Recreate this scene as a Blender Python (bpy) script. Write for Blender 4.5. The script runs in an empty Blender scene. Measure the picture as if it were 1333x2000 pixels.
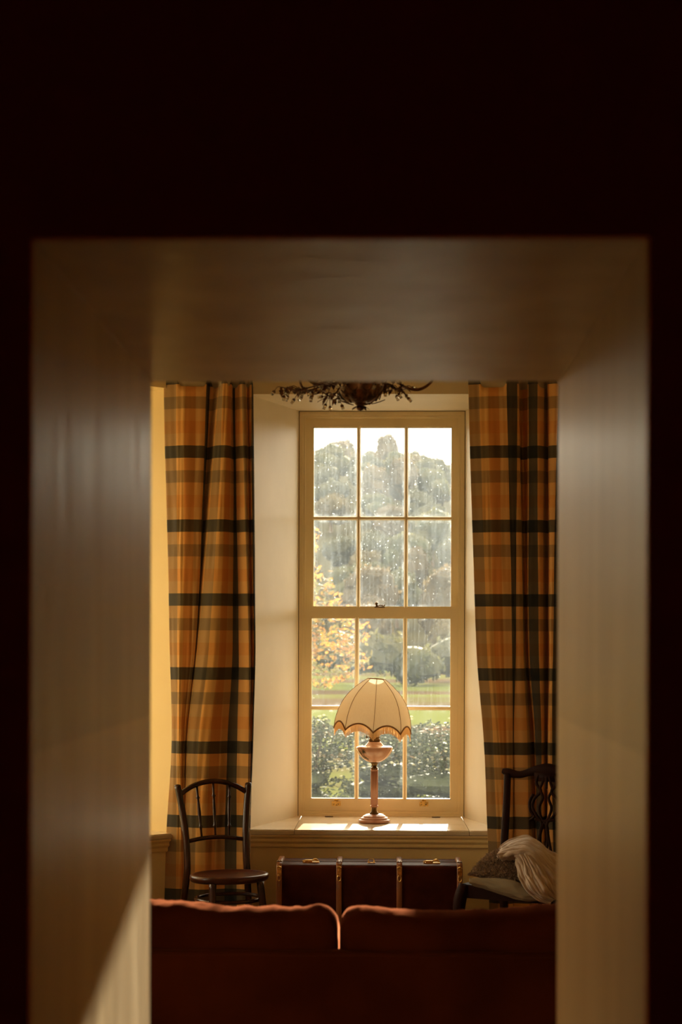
import bpy, bmesh, math, random
from mathutils import Vector, Matrix, noise
from math import sin, cos, pi, radians, atan, tan

# ------------------------------------------------------------------ camera, sky, sun, exposure
SC = bpy.context.scene
COL = SC.collection
F = 3333.0            # focal length in px of the 2000 px tall frame (60 mm on 36 mm)
H = 1.56              # eye height
YAW = atan(83.5 / F)
HOR = 1248.0
cd = bpy.data.cameras.new('camera')
cam = bpy.data.objects.new('camera', cd)
COL.objects.link(cam)
cam.matrix_world = (Matrix.Translation((0, 0, H)) @ Matrix.Rotation(YAW, 4, 'Z')
                    @ Matrix.Rotation(radians(90), 4, 'X') @ Matrix.Rotation(radians(0.17), 4, 'Z'))
cd.sensor_fit = 'VERTICAL'
cd.sensor_height = 36
cd.lens = 60
cd.shift_y = (HOR - 1000) / 2000
cd.dof.use_dof = True
cd.dof.focus_distance = 8.9
cd.dof.aperture_fstop = 4.8
cd.clip_end = 1500
SC.camera = cam

SUN_A, SUN_B = 0.062, 0.235
w = bpy.data.worlds.new('world')
SC.world = w
w.use_nodes = True
nt = w.node_tree
bg = nt.nodes['Background']
# thin bright haze over the whole sky
bg.inputs[0].default_value = (1.0, 0.88, 0.69, 1)
bg.inputs[1].default_value = 3.4

sl = bpy.data.lights.new('sun', 'SUN')
sl.energy = 14.5
sl.angle = radians(0.6)
sl.color = (1.0, 0.86, 0.64)
so = bpy.data.objects.new('sun', sl)
COL.objects.link(so)
so.rotation_euler = Vector((-SUN_A, -1, -SUN_B)).to_track_quat('-Z', 'Y').to_euler()
so.location = (1, 20, 8)

vs = SC.view_settings
vs.view_transform = 'Standard'
vs.look = 'None'
vs.gamma = 1
vs.exposure = 0.92
vs.use_curve_mapping = False
SC.cycles.max_bounces = 10
SC.cycles.diffuse_bounces = 7
SC.cycles.transparent_max_bounces = 24
SC.cycles.sample_clamp_indirect = 6


def wx(px, Y):
    return Y * tan(atan((px - 666.5) / F) - YAW)


def wz(py, Y):
    return H - (py - HOR) * Y / F


# ------------------------------------------------------------------ helpers
def link(name, bm, mat, parent=None, smooth=False, loc=None):
    me = bpy.data.meshes.new(name)
    bm.to_mesh(me)
    bm.free()
    if mat is not None:
        for m in (mat if isinstance(mat, (list, tuple)) else [mat]):
            me.materials.append(m)
    if smooth:
        for p in me.polygons:
            p.use_smooth = True
    o = bpy.data.objects.new(name, me)
    COL.objects.link(o)
    if parent is not None:
        o.parent = parent
    if loc:
        o.location = loc
    return o


def thing(name, label, cat, loc=(0, 0, 0), rz=0.0, group=None):
    o = bpy.data.objects.new(name, None)
    COL.objects.link(o)
    o.empty_display_size = 0.1
    o.location = loc
    o.rotation_euler = (0, 0, rz)
    o['label'] = label
    o['category'] = cat
    if group:
        o['group'] = group
    return o


def tag(o, label, cat, group=None):
    o['label'] = label
    o['category'] = cat
    if group:
        o['group'] = group
    return o


def struct(o, label=None, cat=None):
    o['kind'] = 'structure'
    if label:
        o['label'] = label
    if cat:
        o['category'] = cat
    return o


def copy_tree(o, parent=None):
    kids = [c for c in ALLKIDS(o)]
    c = o.copy()
    COL.objects.link(c)
    c.parent = parent
    for k in kids:
        copy_tree(k, c)
    return c


def ALLKIDS(o):
    return [x for x in COL.objects if x.parent == o]


def box(bm, x0, x1, y0, y1, z0, z1, M=None):
    vs_ = [bm.verts.new((x, y, z)) for z in (z0, z1) for y in (y0, y1) for x in (x0, x1)]
    for f in ((0, 2, 3, 1), (4, 5, 7, 6), (0, 1, 5, 4), (2, 6, 7, 3), (0, 4, 6, 2), (1, 3, 7, 5)):
        bm.faces.new([vs_[i] for i in f])
    if M is not None:
        bmesh.ops.transform(bm, matrix=M, verts=vs_)
    return vs_


def prism(bm, pts, z0, z1):
    a = [bm.verts.new((p[0], p[1], z0)) for p in pts]
    b = [bm.verts.new((p[0], p[1], z1)) for p in pts]
    n = len(pts)
    fs = [bm.faces.new(a), bm.faces.new(b)]
    for i in range(n):
        fs.append(bm.faces.new((a[i], a[(i + 1) % n], b[(i + 1) % n], b[i])))
    bmesh.ops.recalc_face_normals(bm, faces=fs)
    bmesh.ops.triangulate(bm, faces=[f for f in fs if len(f.verts) > 4])


def extrude_profile(bm, prof, p0, p1, up=Vector((0, 0, 1))):
    """prof: list (out, z); run from p0 to p1 ; out direction = right hand of run x up"""
    p0, p1 = Vector(p0), Vector(p1)
    d = (p1 - p0).normalized()
    out = d.cross(up)
    A = [bm.verts.new(p0 + out * a + up * b) for a, b in prof]
    B = [bm.verts.new(p1 + out * a + up * b) for a, b in prof]
    n = len(prof)
    fs = [bm.faces.new(A), bm.faces.new(B)]
    for i in range(n):
        fs.append(bm.faces.new((A[i], A[(i + 1) % n], B[(i + 1) % n], B[i])))
    bmesh.ops.recalc_face_normals(bm, faces=fs)


def lathe(bm, prof, seg=32, M=None, rmod=None, cap=True):
    rings = []
    for r, z in prof:
        ring = []
        for i in range(seg):
            a = 2 * pi * i / seg
            rr = r * (rmod(a, z) if rmod else 1)
            ring.append(bm.verts.new((rr * cos(a), rr * sin(a), z)))
        rings.append(ring)
    fs = []
    for j in range(len(rings) - 1):
        for i in range(seg):
            fs.append(bm.faces.new((rings[j][i], rings[j][(i + 1) % seg], rings[j + 1][(i + 1) % seg], rings[j + 1][i])))
    if cap:
        fs.append(bm.faces.new(list(reversed(rings[0]))))
        fs.append(bm.faces.new(rings[-1]))
    bmesh.ops.recalc_face_normals(bm, faces=fs)
    if M is not None:
        bmesh.ops.transform(bm, matrix=M, verts=[v for r in rings for v in r])


def catmull(pts, n):
    pts = [Vector(p) for p in pts]
    out = []
    for i in range(len(pts) - 1):
        p0 = pts[max(i - 1, 0)]
        p1, p2 = pts[i], pts[i + 1]
        p3 = pts[min(i + 2, len(pts) - 1)]
        for k in range(n):
            t = k / n
            out.append(0.5 * ((2 * p1) + (-p0 + p2) * t + (2 * p0 - 5 * p1 + 4 * p2 - p3) * t * t
                              + (-p0 + 3 * p1 - 3 * p2 + p3) * t ** 3))
    out.append(pts[-1])
    return out


def tube(bm, pts, rad, seg=10, smooth=0, flat=1.0, closed=False):
    pts = [Vector(p) for p in pts]
    if smooth:
        if isinstance(rad, (list, tuple)):
            rr = [r[0] for r in catmull([(r, 0, 0) for r in rad], smooth)]
        else:
            rr = None
        pts = catmull(pts, smooth)
        rad = rr if rr else rad
    n = len(pts)
    rings = []
    ref = None
    for i, p in enumerate(pts):
        if closed:
            t = (pts[(i + 1) % n] - pts[i - 1]).normalized()
        else:
            t = (pts[min(i + 1, n - 1)] - pts[max(i - 1, 0)]).normalized()
        if ref is None:
            ref = Vector((0, 0, 1)) if abs(t.z) < 0.9 else Vector((0, 1, 0))
        u = (ref - t * ref.dot(t)).normalized()
        ref = u
        v = t.cross(u)
        r = rad[i] if isinstance(rad, (list, tuple)) else rad
        rings.append([bm.verts.new(p + (u * cos(2 * pi * k / seg) * flat + v * sin(2 * pi * k / seg)) * r) for k in range(seg)])
    m = n if closed else n - 1
    fs = []
    for j in range(m):
        a, b = rings[j], rings[(j + 1) % n]
        for k in range(seg):
            fs.append(bm.faces.new((a[k], a[(k + 1) % seg], b[(k + 1) % seg], b[k])))
    if not closed:
        fs.append(bm.faces.new(rings[0]))
        fs.append(bm.faces.new(rings[-1]))
    bmesh.ops.recalc_face_normals(bm, faces=fs)


def soft_box(bm, c, s, r, n=(10, 4, 6), fn=None):
    """rounded box: c centre, s half sizes, r edge radius; fn displaces a point"""
    tmp = {}
    c = Vector(c)
    s = Vector(s)

    def P(p):
        key = tuple(round(q, 5) for q in p)
        if key not in tmp:
            q = Vector((p[0] * s.x, p[1] * s.y, p[2] * s.z))
            inner = Vector([max(-(s[i] - r), min(s[i] - r, q[i])) for i in range(3)])
            d = q - inner
            if d.length > 1e-9:
                q = inner + d.normalized() * r
            q = q + c
            if fn:
                q = fn(q)
            tmp[key] = bm.verts.new(q)
        return tmp[key]

    fs = []
    ax = [(0, 1, 2), (1, 2, 0), (2, 0, 1)]

    def grid(k, m):
        # more samples near the ends so the edges stay round
        res = []
        for i in range(m + 1):
            t = -1 + 2 * i / m
            res.append(t)
        e = r / s[k]
        extra = [1 - e * q for q in (1.0, 0.6, 0.3, 0.12)]
        res = sorted(set([round(x, 6) for x in res if abs(x) < 1 - e or abs(abs(x) - 1) < 1e-6] + [round(x, 6) for x in extra] + [round(-x, 6) for x in extra]))
        return res
    for (a, b, d) in ax:
        ga, gb = grid(a, n[a]), grid(b, n[b])
        for side in (-1, 1):
            for i in range(len(ga) - 1):
                for j in range(len(gb) - 1):
                    q = []
                    for (u, v) in ((i, j), (i + 1, j), (i + 1, j + 1), (i, j + 1)):
                        p = [0, 0, 0]
                        p[a], p[b], p[d] = ga[u], gb[v], side
                        q.append(P(p))
                    if side < 0:
                        q.reverse()
                    if len(set(q)) >= 3:
                        try:
                            fs.append(bm.faces.new(q))
                        except ValueError:
                            pass
    return fs


# ------------------------------------------------------------------ materials
def mat(name, color=(0.8, 0.8, 0.8), rough=0.5, metal=0.0, noise_=None, bump=None, spec=0.5, trans=0.0, sheen=0.0, coat=0.0):
    m = bpy.data.materials.new(name)
    m.use_nodes = True
    t = m.node_tree
    b = t.nodes['Principled BSDF']
    b.inputs['Base Color'].default_value = (*color, 1)
    b.inputs['Roughness'].default_value = rough
    b.inputs['Metallic'].default_value = metal
    b.inputs['Specular IOR Level'].default_value = spec
    b.inputs['Sheen Weight'].default_value = sheen
    b.inputs['Coat Weight'].default_value = coat
    co = t.nodes.new('ShaderNodeTexCoord')
    if noise_:
        # (scale xyz, color2, contrast lo, hi, detail)
        sc, c2, lo, hi, det = noise_
        mp = t.nodes.new('ShaderNodeMapping')
        mp.inputs['Scale'].default_value = sc
        nz = t.nodes.new('ShaderNodeTexNoise')
        nz.inputs['Scale'].default_value = 1
        nz.inputs['Detail'].default_value = det
        cr = t.nodes.new('ShaderNodeValToRGB')
        cr.color_ramp.elements[0].position = lo
        cr.color_ramp.elements[0].color = (*color, 1)
        cr.color_ramp.elements[1].position = hi
        cr.color_ramp.elements[1].color = (*c2, 1)
        t.links.new(co.outputs['Object'], mp.inputs[0])
        t.links.new(mp.outputs[0], nz.inputs[0])
        t.links.new(nz.outputs[0], cr.inputs[0])
        t.links.new(cr.outputs[0], b.inputs['Base Color'])
    if bump:
        sc, st, dist = bump
        mp = t.nodes.new('ShaderNodeMapping')
        mp.inputs['Scale'].default_value = sc
        nz = t.nodes.new('ShaderNodeTexNoise')
        nz.inputs['Scale'].default_value = 1
        nz.inputs['Detail'].default_value = 4
        bp = t.nodes.new('ShaderNodeBump')
        bp.inputs['Strength'].default_value = st
        bp.inputs['Distance'].default_value = dist
        t.links.new(co.outputs['Object'], mp.inputs[0])
        t.links.new(mp.outputs[0], nz.inputs[0])
        t.links.new(nz.outputs[0], bp.inputs['Height'])
        t.links.new(bp.outputs[0], b.inputs['Normal'])
    if trans > 0:
        tr = t.nodes.new('ShaderNodeBsdfTranslucent')
        src = b.inputs['Base Color'].links[0].from_socket if b.inputs['Base Color'].links else None
        if src:
            t.links.new(src, tr.inputs[0])
        else:
            tr.inputs[0].default_value = (*color, 1)
        mx = t.nodes.new('ShaderNodeMixShader')
        mx.inputs[0].default_value = trans
        t.links.new(b.outputs[0], mx.inputs[1])
        t.links.new(tr.outputs[0], mx.inputs[2])
        t.links.new(mx.outputs[0], t.nodes['Material Output'].inputs[0])
    return m


CREAM = (0.78, 0.62, 0.36)
M_cream_lit = mat('cream_paint_lightened', (0.90, 0.73, 0.40), 0.45, noise_=((3, 3, 3), (0.86, 0.69, 0.37), .35, .65, 3))  # lightened to carry sky and bounce light on the left window reveal
M_wall = mat('wall_paint', (0.74, 0.57, 0.30), 0.6, noise_=((2, 2, 2), (0.69, 0.52, 0.27), .35, .65, 3), bump=((25, 25, 25), .15, .004))
M_reveal = mat('reveal_paint', (0.71, 0.59, 0.39), 0.5, noise_=((3, 3, 3), (0.66, 0.54, 0.34), .35, .65, 3), bump=((18, 18, 12), .2, .004))
M_joinery = mat('cream_gloss_paint', (0.80, 0.64, 0.37), 0.32, noise_=((4, 4, 1), (0.74, 0.58, 0.33), .4, .7, 3), bump=((60, 60, 8), .08, .001))
M_frame = mat('window_paint', (0.82, 0.68, 0.42), 0.38, noise_=((6, 6, 3), (0.76, 0.62, 0.37), .4, .75, 4), bump=((80, 80, 20), .08, .001))
M_sill = mat('sill_gloss_paint', (0.70, 0.57, 0.39), 0.15, noise_=((6, 9, 3), (0.62, 0.50, 0.33), .4, .7, 5), bump=((60, 60, 60), .03, .0004), spec=.35)
M_apron = mat('apron_paint', (0.84, 0.62, 0.28), 0.45, noise_=((3, 3, 3), (0.78, 0.56, 0.24), .35, .7, 4))
M_ceiling = mat('ceiling_paint', (0.72, 0.60, 0.40), 0.8)
M_hall = mat('hall_dark_paint', (0.62, 0.16, 0.06), 0.8, spec=0.15)
M_floor = mat('floor_boards', (0.20, 0.10, 0.045), 0.4, noise_=((9, 1.2, 4), (0.11, 0.05, 0.02), .3, .7, 5))
M_brass = mat('brass', (0.85, 0.55, 0.17), 0.34, 1.0, noise_=((60, 60, 60), (0.35, 0.20, 0.06), .45, .7, 3))
M_darkbrass = mat('dark_brass', (0.20, 0.12, 0.05), 0.4, 1.0, noise_=((70, 70, 70), (0.09, 0.05, 0.025), .4, .7, 3))
M_bronze = mat('bronze_leaf', (0.17, 0.075, 0.025), 0.5, 0.7, noise_=((60, 60, 60), (0.05, 0.022, 0.010), .4, .65, 3))
M_teak = mat('dark_bentwood', (0.050, 0.015, 0.006), 0.25, spec=.3, noise_=((30, 30, 5), (0.026, 0.008, 0.004), .35, .65, 5), coat=.25)
M_seatwood = mat('seat_wood', (0.085, 0.022, 0.008), 0.28, noise_=((8, 40, 8), (0.045, 0.012, 0.005), .35, .65, 5), coat=.15, spec=.3)
M_mahog = mat('dark_mahogany', (0.022, 0.006, 0.003), 0.55, spec=.08, noise_=((25, 25, 5), (0.02, 0.006, 0.004), .35, .65, 5))
M_black = mat('dark_gap', (0.02, 0.012, 0.006), 0.9)


def doorway_mat():
    """doorway reveal: semi-gloss paint laid on in vertical strokes; lighter below z 1.44"""
    m = bpy.data.materials.new('doorway_paint')
    m.use_nodes = True
    t = m.node_tree
    b = t.nodes['Principled BSDF']
    g = t.nodes.new('ShaderNodeNewGeometry')
    sp = t.nodes.new('ShaderNodeSeparateXYZ')
    t.links.new(g.outputs['Position'], sp.inputs[0])
    mp = t.nodes.new('ShaderNodeMapping')
    mp.inputs['Scale'].default_value = (9, 9, 1.1)
    t.links.new(g.outputs['Position'], mp.inputs[0])
    nz = t.nodes.new('ShaderNodeTexNoise')
    nz.inputs['Scale'].default_value = 1
    nz.inputs['Detail'].default_value = 5
    t.links.new(mp.outputs[0], nz.inputs[0])
    cr = t.nodes.new('ShaderNodeValToRGB')
    cr.color_ramp.elements[0].position = .3
    cr.color_ramp.elements[0].color = (0.66, 0.49, 0.29, 1)
    cr.color_ramp.elements[1].position = .72
    cr.color_ramp.elements[1].color = (0.80, 0.63, 0.41, 1)
    t.links.new(nz.outputs[0], cr.inputs[0])
    mr = t.nodes.new('ShaderNodeMapRange')
    mr.inputs[1].default_value = 1.430
    mr.inputs[2].default_value = 1.436
    mr.inputs[3].default_value = 1.12
    mr.inputs[4].default_value = 0.93
    t.links.new(sp.outputs[2], mr.inputs[0])
    mul = t.nodes.new('ShaderNodeVectorMath')
    mul.operation = 'SCALE'
    t.links.new(cr.outputs[0], mul.inputs[0])
    t.links.new(mr.outputs[0], mul.inputs[3])
    t.links.new(mul.outputs[0], b.inputs['Base Color'])
    b.inputs['Roughness'].default_value = 0.33
    b.inputs['Specular IOR Level'].default_value = 0.10
    mp2 = t.nodes.new('ShaderNodeMapping')
    mp2.inputs['Scale'].default_value = (14, 14, 2.2)
    t.links.new(g.outputs['Position'], mp2.inputs[0])
    n2 = t.nodes.new('ShaderNodeTexNoise')
    n2.inputs['Scale'].default_value = 1
    n2.inputs['Detail'].default_value = 6
    t.links.new(mp2.outputs[0], n2.inputs[0])
    bp = t.nodes.new('ShaderNodeBump')
    bp.inputs['Strength'].default_value = .3
    bp.inputs['Distance'].default_value = .008
    t.links.new(n2.outputs[0], bp.inputs['Height'])
    t.links.new(bp.outputs[0], b.inputs['Normal'])
    return m


M_door = doorway_mat()


def glass_mat():
    m = bpy.data.materials.new('dusty_hazy_window_glass')
    m.use_nodes = True
    t = m.node_tree
    t.nodes.remove(t.nodes['Principled BSDF'])
    out = t.nodes['Material Output']
    N = t.nodes.new
    L = t.links.new
    g = N('ShaderNodeNewGeometry')
    co = N('ShaderNodeTexCoord')

    def nz(scale, det, lo, hi, a, b_):
        mp = N('ShaderNodeMapping')
        mp.inputs['Scale'].default_value = scale
        L(g.outputs['Position'], mp.inputs[0])
        n = N('ShaderNodeTexNoise')
        n.inputs['Scale'].default_value = 1
        n.inputs['Detail'].default_value = det
        L(mp.outputs[0], n.inputs[0])
        r = N('ShaderNodeMapRange')
        r.inputs[1].default_value = lo
        r.inputs[2].default_value = hi
        r.inputs[3].default_value = a
        r.inputs[4].default_value = b_
        L(n.outputs[0], r.inputs[0])
        return r.outputs[0]

    def add(a, b_, op='ADD'):
        x = N('ShaderNodeMath')
        x.operation = op
        for i, s in enumerate((a, b_)):
            if isinstance(s, (int, float)):
                x.inputs[i].default_value = s
            else:
                L(s, x.inputs[i])
        return x.outputs[0]

    film = nz((4, 4, 3), 4, .3, .75, .008, .026)
    streak = nz((110, 110, 6), 4, .45, .8, 0, .022)
    speck = nz((420, 420, 420), 2, .58, .78, 0, .12)
    speck2 = nz((110, 110, 110), 1, .73, .78, 0, .30)
    # dust along the edge of every pane
    sp = N('ShaderNodeSeparateXYZ')
    L(co.outputs['Generated'], sp.inputs[0])

    def edge(sock, w0, w1):
        a = N('ShaderNodeMath'); a.operation = 'SUBTRACT'; L(sock, a.inputs[0]); a.inputs[1].default_value = .5
        b_ = N('ShaderNodeMath'); b_.operation = 'ABSOLUTE'; L(a.outputs[0], b_.inputs[0])
        r = N('ShaderNodeMapRange'); L(b_.outputs[0], r.inputs[0])
        r.inputs[1].default_value = w0; r.inputs[2].default_value = w1
        r.inputs[3].default_value = 0; r.inputs[4].default_value = 1
        return r.outputs[0]
    ex, ez = edge(sp.outputs[0], .42, .5), edge(sp.outputs[2], .455, .5)
    e = add(ex, ez, 'MAXIMUM')
    e = add(e, nz((30, 30, 18), 4, .4, .75, .0, .09), 'MULTIPLY')
    fac = add(add(add(film, streak), add(speck, speck2)), e)
    spz = N('ShaderNodeSeparateXYZ')
    L(g.outputs['Position'], spz.inputs[0])
    hz = N('ShaderNodeMapRange')          # dust veil denser higher up, also standing in for outdoor haze
    hz.inputs[1].default_value = .7
    hz.inputs[2].default_value = 2.7
    hz.inputs[3].default_value = .22
    hz.inputs[4].default_value = 1.10
    L(spz.outputs[2], hz.inputs[0])
    fac = add(fac, hz.outputs[0], 'MULTIPLY')
    clampn = N('ShaderNodeClamp')
    L(fac, clampn.inputs[0])
    tp = N('ShaderNodeBsdfTransparent')
    tp.inputs[0].default_value = (0.97, 0.985, 0.97, 1)
    tl = N('ShaderNodeBsdfTranslucent')
    tl.inputs[0].default_value = (0.72, 0.84, 0.98, 1)
    mx = N('ShaderNodeMixShader')
    L(clampn.outputs[0], mx.inputs[0])
    L(tp.outputs[0], mx.inputs[1])
    L(tl.outputs[0], mx.inputs[2])
    fr = N('ShaderNodeFresnel')
    fr.inputs[0].default_value = 1.12
    gl = N('ShaderNodeBsdfGlossy')
    gl.inputs['Roughness'].default_value = 0.02
    m2 = N('ShaderNodeMixShader')
    L(fr.outputs[0], m2.inputs[0])
    L(mx.outputs[0], m2.inputs[1])
    L(gl.outputs[0], m2.inputs[2])
    L(m2.outputs[0], out.inputs[0])
    return m


M_glass = glass_mat()


def plaid_mat():
    m = bpy.data.materials.new('plaid_curtain_cloth')
    m.use_nodes = True
    t = m.node_tree
    N = t.nodes.new
    L = t.links.new
    b = t.nodes['Principled BSDF']
    uv = N('ShaderNodeUVMap')
    uv.uv_map = 'UVMap'
    sp = N('ShaderNodeSeparateXYZ')
    L(uv.outputs[0], sp.inputs[0])
    dark, tan_, taupe, rust, gold = (0.012, 0.013, 0.012), (0.64, 0.345, 0.115), (0.20, 0.13, 0.062), (0.50, 0.155, 0.022), (0.59, 0.30, 0.072)
    cols = [dark, tan_, taupe, gold, rust, tan_]
    cols_v = [dark, tan_, taupe, tan_, (0.60, 0.24, 0.05), tan_]

    def bands(sock, cc):
        md = N('ShaderNodeMath'); md.operation = 'MODULO'; L(sock, md.inputs[0]); md.inputs[1].default_value = 6
        dv = N('ShaderNodeMath'); dv.operation = 'DIVIDE'; L(md.outputs[0], dv.inputs[0]); dv.inputs[1].default_value = 6
        cr = N('ShaderNodeValToRGB')
        cr.color_ramp.interpolation = 'CONSTANT'
        el = cr.color_ramp.elements
        el[0].position = 0; el[0].color = (*cc[0], 1)
        el[1].position = 1 / 6; el[1].color = (*cc[1], 1)
        for i in range(2, 6):
            x = el.new(i / 6); x.color = (*cc[i], 1)
        L(dv.outputs[0], cr.inputs[0])
        return cr.outputs[0]
    A, B = bands(sp.outputs[0], cols), bands(sp.outputs[1], cols_v)
    # woven colours: geometric mean of warp and weft
    def vm(op, a, b_=None, s=None):
        x = N('ShaderNodeVectorMath'); x.operation = op
        L(a, x.inputs[0])
        if b_ is not None:
            L(b_, x.inputs[1])
        if s is not None:
            x.inputs[1].default_value = s
        return x.outputs[0]
    mul = vm('MULTIPLY', A, B)
    rt = vm('POWER', mul, s=(0.5, 0.5, 0.5))
    wv = N('ShaderNodeTexNoise')
    mp = N('ShaderNodeMapping')
    mp.inputs['Scale'].default_value = (60, 60, 60)
    L(uv.outputs[0], mp.inputs[0]); L(mp.outputs[0], wv.inputs[0])
    wv.inputs['Scale'].default_value = 1
    mr = N('ShaderNodeMapRange')
    mr.inputs[3].default_value = .8; mr.inputs[4].default_value = 1.2
    L(wv.outputs[0], mr.inputs[0])
    sc = N('ShaderNodeVectorMath'); sc.operation = 'SCALE'
    L(rt, sc.inputs[0]); L(mr.outputs[0], sc.inputs[3])
    L(sc.outputs[0], b.inputs['Base Color'])
    b.inputs['Roughness'].default_value = 0.75
    b.inputs['Specular IOR Level'].default_value = 0.25
    b.inputs['Sheen Weight'].default_value = 0.15
    return m


M_plaid = plaid_mat()
M_lining = mat('curtain_lining', (0.42, 0.34, 0.22), 0.8)

# ------------------------------------------------------------------ the room shell
ZS, ZT = 0.604, 2.790        # sill top and soffit heights
ZC = 3.15
YF = 8.57                    # inner face of the far wall
YD0, YD1 = 1.867, 2.825      # the thick wall with the doorway
W2 = Vector((-.743, -.669))
Lf = Vector((-1.03, 8.40))
Lb = Vector((-1.73, 8.69))
nout = Vector((-.669, .743))


def v2(*a):
    return [tuple(Vector(q)) for q in a]


Lb2 = Lb + W2 * .897
Lf2 = Lf + W2 * 1.42
Lo = Lb + nout * .3
Lo2 = Lb2 + nout * .3
XL = -2.3
WY0, WY1 = 6.05, 6.947      # opening of the unseen window added for light in the left wall
Lend = Lf2 + W2 * ((Lf2.x - XL) / .743)

for sgn, nm in ((1, 'left'), (-1, 'right')):   # only the left canted wall has a window
    xa, xb = (-.69, -.461) if sgn == 1 else (-.60, -.436)
    bm = bmesh.new()
    mir = lambda pts: [(p[0] * sgn, p[1]) for p in pts]
    prism(bm, mir([(xa, YF), (xb, 9.2), (xb, 9.5), tuple(Lo), tuple(Lb), tuple(Lf), (-.84, YF)]), 0, ZC)
    prism(bm, mir([tuple(Lf2), tuple(Lb2), tuple(Lo2), (-3.0, 8.0), (-3.0, Lend.y), tuple(Lend)]), 0, ZC)
    for z0, z1 in (((0, ZS - .025), (ZT, ZC)) if sgn == 1 else ((0, ZC),)):
        prism(bm, mir([tuple(Lf), tuple(Lf2), tuple(Lb2), tuple(Lo2), tuple(Lo), tuple(Lb)]), z0, z1)
    xw = sorted((XL * sgn, -3.0 * sgn))
    if sgn == 1:
        box(bm, *xw, YD1 - .3, WY0, 0, ZC)
        box(bm, *xw, WY1, Lend.y + .01, 0, ZC)
        box(bm, *xw, WY0, WY1, 0, ZS)
        box(bm, *xw, WY0, WY1, ZT, ZC)
    else:
        box(bm, *xw, YD1 - .3, Lend.y + .01, 0, ZC)
    wo_ = struct(link('wall_' + nm, bm, [M_cream_lit, M_reveal]))
    for p_ in wo_.data.polygons:      # the main window's own reveal keeps the plain, unlightened paint
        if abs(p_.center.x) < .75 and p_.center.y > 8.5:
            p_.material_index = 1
bm = bmesh.new()
for z0, z1 in ((ZT, ZC),):
    prism(bm, [(-.69, YF), (.60, YF), (.436, 9.2), (.436, 9.5), (-.461, 9.5), (-.461, 9.2)], z0, z1)
struct(link('wall_far', bm, M_reveal))
bm = bmesh.new()
prism(bm, [(-.70, YF - .004), (.61, YF - .004), (.61, YF + .04), (.44, 9.2), (.436, 9.5), (-.461, 9.5), (-.461, 9.2), (-.70, YF + .04)], 0, ZS - .026)
struct(link('wall_far_apron', bm, M_apron))
bm = bmesh.new()
box(bm, -3.2, 3.2, YD0 - .0, 9.6, -.1, 0)
struct(link('floor', bm, M_floor))
bm = bmesh.new()
box(bm, -3.2, 3.2, YD1 - .4, 9.6, ZC, ZC + .1)
struct(link('ceiling', bm, M_ceiling))

# doorway wall: thick, opening XA..XB, soffit slopes slightly
XA, XB = wx(295, YD1), wx(1090, YD1)
ZDb = wz(745, YD1)
XA0, XB0 = wx(63, YD0), wx(1263, YD0)
ZDf = wz(469, YD0)
bm = bmesh.new()
prism(bm, [(XA0, YD0), (XA, YD1), (-3.0, YD1), (-3.0, YD0)], 0, ZC)
prism(bm, [(XB0, YD0), (XB, YD1), (3.0, YD1), (3.0, YD0)], 0, ZC)
# lintel with sloping soffit
v = [bm.verts.new(q) for q in ((XA0, YD0, ZDf), (XB0, YD0, ZDf), (XB, YD1, ZDb), (XA, YD1, ZDb),
                               (XA0, YD0, ZC), (XB0, YD0, ZC), (XB, YD1, ZC), (XA, YD1, ZC))]
fs = [bm.faces.new([v[i] for i in f]) for f in ((0, 1, 2, 3), (4, 7, 6, 5), (0, 4, 5, 1), (2, 6, 7, 3), (0, 3, 7, 4), (1, 5, 6, 2))]
bmesh.ops.recalc_face_normals(bm, faces=fs)
struct(link('wall_near', bm, M_door))
# dark hall face of that wall, a thin coat of dark plaster
bm = bmesh.new()
box(bm, -3.0, XA0, YD0 - .012, YD0, 0, ZC)
box(bm, XB0, 3.0, YD0 - .012, YD0, 0, ZC)
box(bm, XA0, XB0, YD0 - .012, YD0, ZDf, ZC)
struct(link('wall_hall_front', bm, M_hall))
bm = bmesh.new()
box(bm, -1.6, -1.5, -2.5, YD0 - .012, 0, ZC)
struct(link('wall_hall_left', bm, M_hall))
bm = bmesh.new()
box(bm, 1.5, 1.6, -2.5, YD0 - .012, 0, ZC)
struct(link('wall_hall_right', bm, M_hall))
bm = bmesh.new()
box(bm, -1.6, 1.6, -2.6, -2.5, 0, ZC)
struct(link('wall_hall_back', bm, M_hall))
bm = bmesh.new()
box(bm, -1.6, 1.6, -2.6, YD0, ZC, ZC + .1)
struct(link('ceiling_hall', bm, M_hall))
bm = bmesh.new()
box(bm, -1.6, 1.6, -2.6, YD0, -.1, 0)
struct(link('floor_hall', bm, mat('hall_floor', (0.05, 0.03, 0.018), .6)))


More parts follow.
